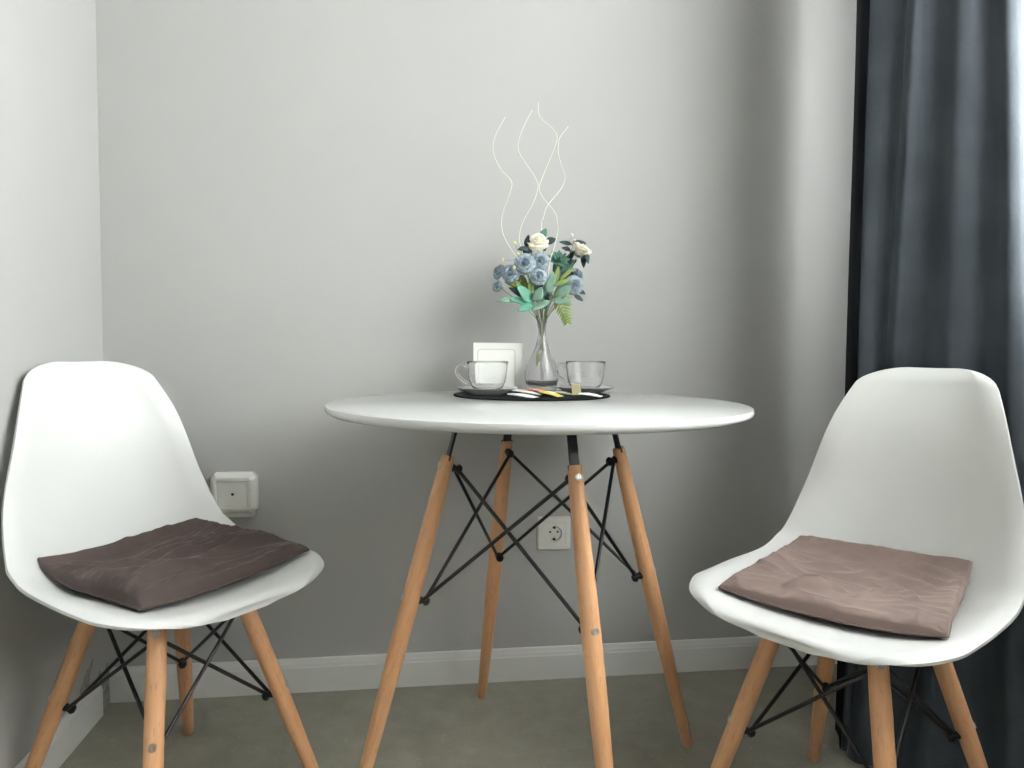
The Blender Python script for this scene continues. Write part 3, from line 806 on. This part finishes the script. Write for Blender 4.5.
rose('white_rose', 'white rose with ruffled petals at the crown of the bouquet', 'flower', (1.002, F - .006, 1.092), (-.10, -.60, .70), .0265, 'white_petal', .85, 'white roses in the bouquet', k0=.7, depth=.05)
rose('white_rose', 'white rosebud leaning outward below the dark leaves', 'flower', (1.100, F - .010, 1.072), (.45, -.35, .8), .0290, 'white_petal', .72, 'white roses in the bouquet', k0=2.1, depth=.055)

def bud_sprig(label, pts, mkey, r, depth=.05):
    tip = Vector(pts[0]); root = thing('bud_sprig', label, 'flower', tip, 0, 'bud sprigs in the bouquet')
    st = stem_pts(tip, depth)
    stem = build('stem', add_tube(bmesh.new(), [p - tip for p in st], .0006, 6), M['stem_green'], root)
    for k, p in enumerate(pts):
        p = Vector(p) - tip
        bm = bmesh.new(); q = orient((random.uniform(-.6, .6), random.uniform(-.6, .1), 1))
        b2 = bmesh.new(); add_lathe(b2, [(0, -r), (r * .55, -r * .7), (r * .8, -.1 * r), (r * .7, r * .6), (r * .35, r * 1.1), (0, r * 1.25)], 10)
        for v in b2.verts: v.co = q @ v.co + p
        build('bud', b2, M[mkey], root)
        if k:
            near = min(st, key=lambda s: (s - tip - p - Vector((0, 0, -.02))).length) - tip
            bm = bmesh.new(); add_tube(bm, [near, (near + p) / 2 + Vector((0, 0, -.003)), p], .0005, 6); build('twiglet', bm, M['stem_green'], root)
        else: bm.free()
    return root
bud_sprig('sprig of pale yellow buds at the edge of the bouquet above the sideways rose', [(.949, F - .006, 1.089), (.921, F - .01, 1.050), (.944, F - .035, 1.030), (.955, F - .02, 1.062)], 'bud_yellow', .0042)
bud_sprig('sprig of pinkish white buds above the white rosebud', [(1.084, F + .004, 1.112), (1.118, F + .006, 1.083), (1.128, F + .004, 1.076), (1.092, F + .01, 1.100)], 'bud_pink', .0046)
bud_sprig('tiny pinkish white bud sprig behind the white rose at the crown', [(1.014, F + .016, 1.124), (1.008, F + .018, 1.114), (1.022, F + .014, 1.112)], 'bud_pink', .0038)

def leaf_sprig(label, tip, leaves, mkey, name='leaf_sprig', depth=.05, stemr=.0009, smat='stem_green'):
    """leaves: (base point, direction, normal, length, width)"""
    tip = Vector(tip); root = thing(name, label, 'foliage', tip, 0, 'leaf sprigs in the bouquet')
    st = stem_pts(tip, depth)
    build('stem', add_tube(bmesh.new(), [p - tip for p in st], stemr, 7), M[smat], root)
    for lf in leaves:
        b, d, nr, L_, W_ = lf[:5]
        mk = lf[5] if len(lf) > 5 else mkey
        near = min(st, key=lambda s: (s - Vector(b)).length)
        bm = bmesh.new(); leaf_grid(bm, Vector(b) - tip, d, nr, L_, W_)
        if (near - Vector(b)).length > .002:
            add_tube(bm, [near - tip, Vector(b) - tip + Vector(d).normalized() * .001], .0006, 5)
        o = build('leaf', bm, M[mk], root); solidify(o, .0005)
    return root
Fy = lambda x, z, dy=0: (x, F + dy, z)
leaf_sprig('dark eucalyptus sprig beside the white rose at the crown', Fy(.985, 1.078, -.004), [
    (Fy(.975, 1.080, -.008), (.15, -.1, 1), (-.3, -1, 0), .030, .014), (Fy(.984, 1.072, -.012), (-1, -.3, .35), (0, -1, .3), .026, .012),
    (Fy(.972, 1.076, -.006), (-1, -.1, .05), (0, -1, .4), .016, .009), (Fy(.988, 1.070, -.02), (-.9, -.4, -.2), (0, -1, .5), .018, .010)], 'leaf_dark')
leaf_sprig('dark green sprig rising behind the white rose at the crown', Fy(1.018, 1.098, .010), [
    (Fy(1.012, 1.102, .008), (.35, -.1, .8), (-.1, -1, .3), .028, .017, 'succulent'), (Fy(1.020, 1.092, -.006), (.8, -.2, .35), (0, -1, .3), .026, .018, 'leaf_dark'), (Fy(1.018, 1.096, .006), (.2, -.1, -1), (.3, -1, 0), .022, .014, 'leaf_dark')], 'leaf_dark')
leaf_sprig('dark eucalyptus sprig fanning around the white rosebud', Fy(1.088, 1.088, .006), [
    (Fy(1.083, 1.090, .000), (-1, -.1, .28), (0, -1, .5), .030, .012), (Fy(1.086, 1.091, .004), (.95, 0, .22), (0, -1, .5), .034, .018),
    (Fy(1.112, 1.080, .004), (.45, -.2, -1), (.5, -1, .1), .034, .018), (Fy(1.080, 1.078, .0), (-.8, -.2, .2), (0, -1, .4), .022, .011),
    (Fy(1.110, 1.066, .008), (.2, -.1, -1), (.3, -1, .1), .028, .014)], 'leaf_dark')
leaf_sprig('dark leaf sprig behind the open blue rose below the white rosebud', Fy(1.100, .992, .006), [
    (Fy(1.096, .986, -.004), (.8, -.4, -.4), (.2, -1, .2), .022, .012), (Fy(1.088, .974, -.006), (.85, -.3, -.5), (0, -1, .4), .026, .012), (Fy(1.062, .996, .004), (-.4, -.1, 1), (0, -1, .3), .020, .012)], 'leaf_dark')

# dark green succulent cluster
root = thing('succulent_pick', 'dark green succulent cluster between the white rosebud and the blue roses', 'foliage', (1.050, F - .004, 1.050))
st = stem_pts((1.050, F - .004, 1.045), .05)
o0 = Vector((1.050, F - .004, 1.050))
build('stem', add_tube(bmesh.new(), [p - o0 for p in st], .001, 7), M['stem_green'], root)
for ring, (nl, el, L_, W_) in enumerate([(5, 1.15, .014, .009), (7, .7, .021, .011), (9, .25, .027, .012)]):
    for k in range(nl):
        a = k * 2 * PI / nl + ring * .4; q = orient((.1, -.8, .6))
        d = q @ Vector((math.cos(a) * math.cos(el), math.sin(a) * math.cos(el), math.sin(el)))
        bm = bmesh.new(); leaf_grid(bm, d * .002, d, q @ Vector((0, 0, 1)), L_, W_, -.15)
        lo_ = build('leaf', bm, M['succulent'], root); solidify(lo_, .0012)

leaf_sprig('sage green leaf sprig standing upright in front of the bouquet', Fy(1.034, 1.000, -.044), [
    (Fy(1.020, .972, -.046), (.22, -.1, 1), (-.1, -1, .1), .052, .022, 'leaf_pale'), (Fy(1.036, .995, -.036), (.28, -.1, 1), (.3, -1, 0), .042, .013, 'leaf_lime'),
    (Fy(1.030, .990, -.050), (.9, -.2, .42), (0, -1, .4), .046, .010, 'leaf_lime'), (Fy(1.034, .962, -.046), (.6, -.3, .55), (-.2, -1, .5), .048, .030, 'leaf_pale'),
    (Fy(1.030, .956, -.052), (.85, -.4, .1), (0, -1, .6), .040, .022, 'leaf_pale'), (Fy(1.022, .956, -.056), (-.85, -.4, -.35), (0, -1, .7), .050, .018, 'leaf_pale')], 'leaf_pale')
leaf_sprig('teal green leaf sprig spreading low on the side of the blue rosebud', Fy(.985, .958, -.045), [
    (Fy(.983, .953, -.046), (-.55, -.35, .65), (.2, -1, .4), .050, .030), (Fy(.980, .950, -.050), (-1, -.3, .28), (0, -1, .8), .050, .022),
    (Fy(.964, .957, -.052), (-1, -.2, .05), (0, -1, .6), .062, .016, 'leaf_pale'), (Fy(.984, .946, -.056), (-.9, -.5, -.25), (.1, -1, .6), .040, .022),
    (Fy(.990, .955, -.052), (.3, -.4, .8), (0, -1, .3), .034, .024, 'leaf_pale'), (Fy(.965, .972, -.030), (-.4, -.2, .8), (0, -1, .3), .034, .014, 'leaf_lime'),
    (Fy(.985, .965, -.036), (-.2, -.2, 1), (0, -1, .2), .036, .016, 'leaf_lime')], 'leaf_teal')
leaf_sprig('light green leaf sprig filling the gap between the blue roses and the succulent', Fy(1.060, 1.020, -.022), [
    (Fy(1.050, 1.005, -.026), (.7, -.1, .7), (-.4, -1, .3), .044, .010, 'leaf_lime'), (Fy(1.044, .990, -.028), (.9, -.1, .35), (0, -1, .5), .046, .012, 'leaf_pale'),
    (Fy(1.046, .985, -.024), (.8, -.2, .0), (0, -1, .5), .040, .022, 'leaf_pale'), (Fy(1.048, 1.000, -.01), (-.1, -.1, 1), (0, -1, .2), .040, .014, 'leaf_dark'), (Fy(1.062, 1.01, .0), (.8, 0, .5), (0, -1, .2), .036, .016, 'leaf_dark'), (Fy(1.055, 1.01, .004), (.3, 0, .9), (0, -1, .2), .040, .018, 'leaf_dark')], 'leaf_lime')

leaf_sprig('dense mid green leaf sprig filling the middle of the bouquet behind the teal leaves', Fy(.985, 1.000, -.012), [
    (Fy(.978, .985, -.016), (-.5, -.2, .8), (0, -1, .2), .040, .020, 'leaf_lime'), (Fy(.984, .975, -.018), (.2, -.2, 1), (.1, -1, .1), .046, .020, 'leaf_pale'),
    (Fy(.990, .962, -.020), (.5, -.2, .8), (.1, -1, .1), .044, .018, 'leaf_dark'), (Fy(.975, .965, -.018), (-.8, -.2, .5), (0, -1, .4), .046, .018, 'leaf_dark'),
    (Fy(.965, .990, -.010), (-.9, -.1, .3), (0, -1, .3), .040, .016, 'leaf_lime'), (Fy(.955, 1.000, -.008), (-.6, -.1, .8), (0, -1, .3), .030, .014, 'succulent')], 'leaf_pale')
leaf_sprig('narrow grey green leaf sprig around the stems above the vase neck', Fy(1.016, .985, -.020), [
    (Fy(1.010, .945, -.022), (-.3, -.2, 1), (0, -1, .1), .044, .016, 'leaf_pale'), (Fy(1.016, .940, -.024), (.3, -.2, 1), (.1, -1, .1), .046, .014, 'leaf_dark'),
    (Fy(1.018, .960, -.020), (.15, -.1, 1), (0, -1, .1), .050, .018, 'leaf_teal'), (Fy(1.006, .965, -.020), (-.1, -.1, 1), (0, -1, .1), .048, .018, 'leaf_lime'), (Fy(1.03, .985, -.014), (.5, -.1, .8), (0, -1, .2), .044, .018, 'succulent')], 'leaf_pale')

leaf_sprig('deep green leaf sprig rising between the succulent and the white rosebud', Fy(1.072, 1.060, .010), [
    (Fy(1.060, 1.030, .008), (.3, -.1, 1), (0, -1, .2), .040, .018, 'succulent'), (Fy(1.066, 1.040, .010), (.9, -.1, .5), (0, -1, .3), .036, .016, 'leaf_dark'),
    (Fy(1.056, 1.018, .006), (.7, -.1, .6), (0, -1, .2), .044, .018, 'succulent'), (Fy(1.060, 1.046, .012), (-.5, -.1, .9), (0, -1, .2), .034, .014, 'leaf_dark'),
    (Fy(1.050, 1.012, .006), (-.1, -.1, 1), (0, -1, .2), .042, .018, 'leaf_dark'), (Fy(1.074, 1.052, .012), (.6, -.1, .9), (0, -1, .2), .030, .014, 'leaf_dark')], 'leaf_dark')
leaf_sprig('green leaf sprig tucked behind the blue roses at the middle of the bouquet', Fy(.985, 1.050, .008), [
    (Fy(.982, 1.020, .006), (-.8, -.1, .6), (0, -1, .3), .040, .018, 'leaf_dark'), (Fy(.990, 1.030, .006), (.6, -.1, .8), (0, -1, .2), .042, .018, 'succulent'),
    (Fy(.985, 1.050, .010), (-.4, -.1, .9), (0, -1, .2), .034, .014, 'leaf_dark'), (Fy(.996, 1.000, .002), (.7, -.1, .5), (0, -1, .2), .040, .018, 'leaf_pale'),
    (Fy(.975, 1.004, .002), (-.9, -.1, .2), (0, -1, .3), .042, .016, 'succulent'), (Fy(.950, 1.010, .0), (-.8, -.1, .5), (0, -1, .3), .030, .012, 'leaf_dark')], 'leaf_dark')

# drooping fern
root = thing('fern_frond', 'yellow green fern frond drooping below the bouquet beside the stems', 'foliage', (1.030, F - .040, .968))
o0 = Vector((1.030, F - .040, .968))
sx, sy = pick(.02, -.03)
spine = catmull([(sx, sy, NECK_Z - .03), (sx, sy, NECK_Z), (1.022, F - .018, .948), (1.034, F - .044, .966), (1.046, F - .058, .950), (1.056, F - .062, .928), (1.062, F - .060, .908)], 40)
build('stem', add_tube(bmesh.new(), [Vector(p) - o0 for p in spine], .0008, 6), M['leaf_lime'], root)
for k in range(20, 40, 2):
    p = Vector(spine[k]); t = (Vector(spine[min(39, k + 1)]) - Vector(spine[k - 1])).normalized(); sd = t.cross(Vector((0, -1, 0))).normalized()
    for s in (-1, 1):
        bm = bmesh.new(); leaf_grid(bm, p - o0, sd * s * .8 + t * .7, (0, -1, .1), .024 - .012 * abs(k - 26) / 14, .0055)
        lo_ = build('leaflet', bm, M['leaf_lime'], root); solidify(lo_, .0004)
leaf_sprig('short yellow green sprig pointing outward beside the drooping fern', Fy(1.058, .968, -.034), [
    (Fy(1.052, .962, -.036), (.5, -.2, .9), (0, -1, .2), .026, .010), (Fy(1.055, .962, -.036), (1, -.2, .3), (0, -1, .3), .024, .008), (Fy(1.055, .960, -.036), (.9, -.2, -.4), (0, -1, .3), .024, .008)], 'leaf_lime')
leaf_sprig('small green leaf sprig standing low inside the glass vase', (1.008, F - .006, .905), [
    ((1.006, F - .004, .845), (-.05, 0, -1), (0, -1, .1), .040, .010, 'leaf_lime'), ((1.010, F - .005, .850), (.06, 0, -1), (.2, -1, 0), .034, .008, 'stem_green')], 'stem_green', depth=.055)

TW = [([(.923, 1.365), (.902, 1.325), (.898, 1.293), (.913, 1.252), (.937, 1.222), (.933, 1.194), (.921, 1.160), (.917, 1.129), (.922, 1.100), (.940, 1.066), (.955, 1.045)], 'wavy white twig furthest to the side of the sideways blue rose'),
      ([(.989, 1.394), (.967, 1.350), (.957, 1.318), (.963, 1.294), (.998, 1.243), (1.003, 1.218), (.992, 1.183), (.970, 1.140), (.963, 1.105), (.968, 1.075)], 'wavy white twig rising beside the white rose, crossing the tallest twig'),
      ([(1.001, 1.407), (1.003, 1.373), (1.032, 1.342), (1.039, 1.315), (1.012, 1.242), (1.002, 1.212), (1.009, 1.188), (1.036, 1.155), (1.044, 1.125), (1.044, 1.108), (1.035, 1.071), (1.026, 1.046)], 'tallest wavy white twig, passing in front of the white rose'),
      ([(1.076, 1.364), (1.054, 1.334), (1.050, 1.301), (1.058, 1.274), (1.069, 1.250), (1.062, 1.223), (1.028, 1.180), (1.017, 1.150), (1.013, 1.128)], 'wavy white twig leaning over the white rosebud')]
for i, (pts, lb) in enumerate(TW):
    dy = (-.030, .012, -.034, .022)[i]
    P = [Vector((x, F + dy * min(1, .4 + (1.5 - z) * 1.2) + .010 * math.sin(z * 40 + i), z)) for x, z in pts]
    sx, sy = pick(P[-1].x - VX, P[-1].y - VY)
    bot_ = Vector((VX - (sx - VX) * 2.0, VY - (sy - VY) * 2.0, ZM + (.0185, .045, .019, .05)[i]))
    low = P[-1]; nk = Vector((sx, sy, NECK_Z))
    P += [nk + (low - nk) * .45 + Vector(((low.x - nk.x) * -.12, 0, 0)), nk + Vector(((low.x - nk.x) * .05, (low.y - nk.y) * .05, .02)), nk, bot_]
    cv = catmull([tuple(p) for p in P], 90)
    tw = build('curly_twig', add_tube(bmesh.new(), [Vector(p) - bot_ for p in cv], [.00062 + .0004 * (k / 89) for k in range(90)], 6), M['twig_white'], loc=bot_)
    tag(tw, lb, 'twig', 'wavy white twigs in the vase')

# ------------------------------------------------------------------ wall fittings
# surface box beside the corner chair
box = thing('wall_box', 'white surface mounted box with a recessed plate on the back wall near the corner chair', 'electrical box', (.294, 0, .499))
bm = bmesh.new()
def frustum(bm, w0, h0, y0, w1, h1, y1, ch0, ch1):
    def ring(w, h, y, c): return [bm.verts.new((x, y, z)) for x, z in ((-w + c, h), (w - c, h), (w, h - c), (w, -h + c), (w - c, -h), (-w + c, -h), (-w, -h + c), (-w, h - c))]
    return ring(w0, h0, y0, ch0), ring(w1, h1, y1, ch1)
def stack(bm, rings, cap0=True, cap1=True):
    for a, b in zip(rings[:-1], rings[1:]):
        k = len(a)
        for q in range(k): bm.faces.new((a[q], a[(q + 1) % k], b[(q + 1) % k], b[q]))
    if cap0: bm.faces.new(rings[0])
    if cap1: bm.faces.new(rings[-1])
def rring(bm, w, h, y, c, n=5, cz=0.0):
    return [bm.verts.new((x, y, z + cz)) for x, z in rrect(w, h, c, n)]
stack(bm, [rring(bm, .053, .049, -.0005, .010, 1), rring(bm, .053, .049, -.021, .010, 1), rring(bm, .0515, .0475, -.0245, .0098, 1), rring(bm, .045, .041, -.0335, .008, 1), rring(bm, .0435, .0395, -.035, .007, 1),
           rring(bm, .0385, .0345, -.0352, .002, 1), rring(bm, .0370, .033, -.0352, .0015, 1), rring(bm, .0355, .0318, -.0300, .0015, 1)])
build('housing', bm, M['box_grey'], box, auto=28)
bm = bmesh.new(); add_box(bm, (-.0350, -.0314, -.0313), (.0350, -.0296, .0313), .0004)
pl = build('plate', bm, M['box_grey'], box, smooth=False)
b3 = bmesh.new(); add_lathe(b3, [(.0034, 0), (.0030, .0012), (.0014, .0014), (.001, .0004), (0, .0004)], 16)
for v in b3.verts: v.co = Vector((v.co.x, -.0314 - v.co.z, v.co.y))
build('screw', b3, M['slot'], pl, auto=30)
bm = bmesh.new(); stack(bm, [rring(bm, .046, .008, -.0005, .003), rring(bm, .046, .008, -.018, .003), rring(bm, .043, .0055, -.022, .002)])
for v in bm.verts: v.co.z -= .0505
build('lower_ledge', bm, M['box_grey'], box, auto=28)

# power outlet
ol = thing('power_outlet', 'white round-pin power outlet on the back wall behind the table legs', 'power outlet', (1.0755, 0, .378))
bm = bmesh.new()
stack(bm, [rring(bm, .0425, .0425, -.0003, .004), rring(bm, .0425, .0425, -.006, .004), rring(bm, .0400, .0400, -.0100, .004), rring(bm, .0300, .0300, -.0112, .0025), rring(bm, .0285, .0285, -.0102, .002)], True, False)
build('frame', bm, M['socket_white'], ol, auto=28)
# insert with a round well
bm = bmesh.new(); n = 40
outer = []
for k in range(n):
    a = 2 * PI * k / n; c_, s_ = math.cos(a), math.sin(a); sc = .0283 / max(abs(c_), abs(s_)); outer.append((c_ * sc, s_ * sc))
rr = [[bm.verts.new((x, -.0100, z)) for x, z in outer], [bm.verts.new((x, -.0118, z)) for x, z in outer]]
for r, y in ((.0196, -.0118), (.0190, -.0110), (.0182, -.0025), (.0, 0)):
    if r: rr.append([bm.verts.new((r * math.cos(2 * PI * k / n), y, r * math.sin(2 * PI * k / n))) for k in range(n)])
stack(bm, rr, False, True)
ins = build('insert', bm, M['socket_white'], ol, auto=30)
for x in (-.0095, .0095):
    b3 = bmesh.new(); add_lathe(b3, [(0, .0004), (.0027, .0004), (.0027, 0), (0, 0)], 16)
    for v in b3.verts: v.co = Vector((v.co.x + x, -.0027 - v.co.z, v.co.y + .0025))
    build('pin_hole', b3, M['slot'], ins, auto=30)
b3 = bmesh.new(); add_lathe(b3, [(0, .0006), (.0012, .0005), (.0014, 0), (0, 0)], 12)
for v in b3.verts: v.co = Vector((v.co.x, -.0027 - v.co.z, v.co.y - .004))
build('centre_screw', b3, M['steel'], ins)
for s in (-1, 1):
    build('earth_clip', add_box(bmesh.new(), (-.0030, -.0112, s * .0150 - .0024), (.0030, -.0028, s * .0150 + .0024), .0006), M['slot'], ins, smooth=False)

# ------------------------------------------------------------------ curtains
def curtain_mesh(key_top, key_bot, z0, z1, nu=170, nz=60, seed=0.0, flare=0.0):
    a = catmull(key_top, nu); b = catmull(key_bot, nu)
    V = np.zeros((nz, nu, 3))
    for i in range(nz):
        z = z1 + (z0 - z1) * i / (nz - 1); t = i / (nz - 1)
        for j in range(nu):
            p = a[j] * (1 - t) + b[j] * t
            wob = .004 * mnoise.noise((j * .05, z * 1.6, seed)) * (1 if 3 < j < nu - 4 else .5)
            fl = flare * max(0.0, (.55 - z) / .55) ** 1.6 * min(1, max(0, (j - 50) / 30)) * min(1, max(0, (nu - j) / 50))
            V[i, j] = (p[0] + wob - fl, p[1] + wob * .5 - fl * .6, z + (.0 if i < nz - 1 else .004 * mnoise.noise((j * .08, 0, seed))))
    bm = bmesh.new(); add_grid(bm, V); return bm, V
cur = thing('curtain', 'slate grey velvet curtain hanging in soft folds behind the chair with the lighter cushion', 'curtain', (1.61, -.6, .015))
off = Vector((1.61, -.6, .015))
kt = [(1.762, -.180), (1.738, -.215), (1.716, -.255), (1.692, -.295), (1.664, -.330), (1.655, -.346), (1.646, -.368), (1.641, -.392), (1.646, -.414), (1.662, -.440), (1.682, -.462), (1.696, -.484), (1.690, -.502),
      (1.688, -.512), (1.702, -.506), (1.720, -.502), (1.736, -.512), (1.738, -.526), (1.746, -.532), (1.768, -.526), (1.782, -.530), (1.786, -.538), (1.806, -.530), (1.830, -.512)]
kb = [(1.760, -.180), (1.736, -.216), (1.714, -.258), (1.690, -.300), (1.662, -.336), (1.652, -.352), (1.640, -.382), (1.632, -.402), (1.634, -.418), (1.648, -.420), (1.664, -.414), (1.674, -.412), (1.672, -.424),
      (1.676, -.444), (1.704, -.462), (1.726, -.488), (1.728, -.524), (1.730, -.560), (1.756, -.582), (1.784, -.604), (1.790, -.640), (1.788, -.680), (1.806, -.690), (1.832, -.680)]
bm, V = curtain_mesh(kt, kb, .010, 2.50, flare=.062)
for v in bm.verts: v.co -= off
pn = build('panel', bm, M['curtain'], cur); solidify(pn, .0025)
# near-black strip along the leading edge: the fold's shade painted in
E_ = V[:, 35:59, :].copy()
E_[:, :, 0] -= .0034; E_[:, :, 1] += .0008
bm = bmesh.new(); add_grid(bm, E_ - np.array(off)); ed = build('fold_shade_edge', bm, M['fold_shade'], cur); solidify(ed, .0012)
# rail
rail = thing('curtain_rail', 'white ceiling curtain rail above the window', 'curtain rail', (1.77, -1.4, ZC))
build('track', add_box(bmesh.new(), (-.055, -1.25, -.022), (.165, 1.18, -.0005), .003), M['frame_white'], rail, smooth=False)
for k in range(7):
    j = 30 + 22 * k; hx, hy = V[0, j, 0] - 1.77, V[0, j, 1] + 1.4
    hk = build('hook', add_tube(bmesh.new(), [(hx + .002, hy, -.018), (hx + .002, hy, -.122)], .003, 8), M['frame_white'], rail)

sh = thing('sheer_curtain', 'white sheer curtain over the bright window behind the slate curtain', 'curtain', (1.91, -1.4, .03))
kk = []
y = -.34
k = 0
while y > -2.60:
    kk.append((1.91 + (.012 if k % 2 else -.012), y)); y -= .05; k += 1
bm, V2 = curtain_mesh(kk, kk, .03, 2.55, nu=300, nz=14, seed=4)
for v in bm.verts: v.co -= Vector((1.91, -1.4, .03))
build('voile', bm, M['sheer'], sh)

# ------------------------------------------------------------------ added fill lamp on the ceiling, out of view
lampo = thing('added_fill_lamp', 'added round white ceiling lamp out of view, for fill light', 'lamp', (1.0, -1.9, ZC))
bm = bmesh.new(); add_lathe(bm, [(0, 0), (.19, 0), (.19, -.03), (.18, -.03), (.18, -.004), (0, -.004)], 48)
build('fill_lamp_base', bm, M['frame_white'], lampo, auto=40)
ld = bpy.data.lights.new('fill_lamp_light', 'AREA'); ld.shape = 'DISK'; ld.size = .34; ld.energy = 1.0; ld.color = (1.0, .97, .93)
lo_ = bpy.data.objects.new('fill_lamp_light', ld); COL.objects.link(lo_); lo_.parent = lampo; lo_.location = (0, 0, -.032)

# ------------------------------------------------------------------ daylight
w = bpy.data.worlds.new('sky'); scn.world = w; w.use_nodes = True
nt = w.node_tree; bg = nt.nodes['Background']
tc = nt.nodes.new('ShaderNodeTexCoord'); sp = nt.nodes.new('ShaderNodeSeparateXYZ'); cr = nt.nodes.new('ShaderNodeValToRGB')
nt.links.new(tc.outputs['Generated'], sp.inputs[0]); nt.links.new(sp.outputs['Z'], cr.inputs['Fac'])
cr.color_ramp.elements[0].position = 0.0; cr.color_ramp.elements[0].color = (.64, .63, .615, 1)
cr.color_ramp.elements[1].position = .6; cr.color_ramp.elements[1].color = (1.0, .99, .985, 1)
nt.links.new(cr.outputs['Color'], bg.inputs['Color'])
bg.inputs['Strength'].default_value = 47.0
pd = bpy.data.lights.new('window_portal', 'AREA'); pd.shape = 'RECTANGLE'; pd.size = WZ1 - WZ0; pd.size_y = abs(WY1 - WY0)
pd.cycles.is_portal = True
po = bpy.data.objects.new('window_portal', pd); COL.objects.link(po)
po.location = (XR + WT + .01, (WY0 + WY1) / 2, (WZ0 + WZ1) / 2)
po.rotation_euler = (0, math.radians(90), 0)   # faces the room (-x)

# ------------------------------------------------------------------ camera
cd = bpy.data.cameras.new('camera'); co = bpy.data.objects.new('camera', cd); COL.objects.link(co)
f, pitch, yaw, roll = 738.883, .0507, .1324, .0064
cd.sensor_width = 36; cd.lens = f / 1024 * 36; cd.clip_start = .02
fwd = Vector((math.sin(yaw) * math.cos(pitch), math.cos(yaw) * math.cos(pitch), -math.sin(pitch)))
r_ = Vector((math.cos(yaw), -math.sin(yaw), 0)); u_ = r_.cross(fwd)
r2 = r_ * math.cos(roll) + u_ * math.sin(roll); u2 = -r_ * math.sin(roll) + u_ * math.cos(roll)
mw = Matrix.Identity(4)
for i in range(3):
    mw[i][0] = r2[i]; mw[i][1] = u2[i]; mw[i][2] = -fwd[i]
mw[0][3], mw[1][3], mw[2][3] = .7203, -1.8404, .8536
co.matrix_world = mw
scn.camera = co

vs_ = scn.view_settings
scn.display_settings.display_device = 'sRGB'
vs_.view_transform = 'Standard'; vs_.look = 'None'; vs_.gamma = 1.0; vs_.use_curve_mapping = False
vs_.exposure = 0.0
scn.cycles.use_denoising = True
scn.cycles.max_bounces = 14; scn.cycles.diffuse_bounces = 6; scn.cycles.transmission_bounces = 12; scn.cycles.transparent_max_bounces = 16
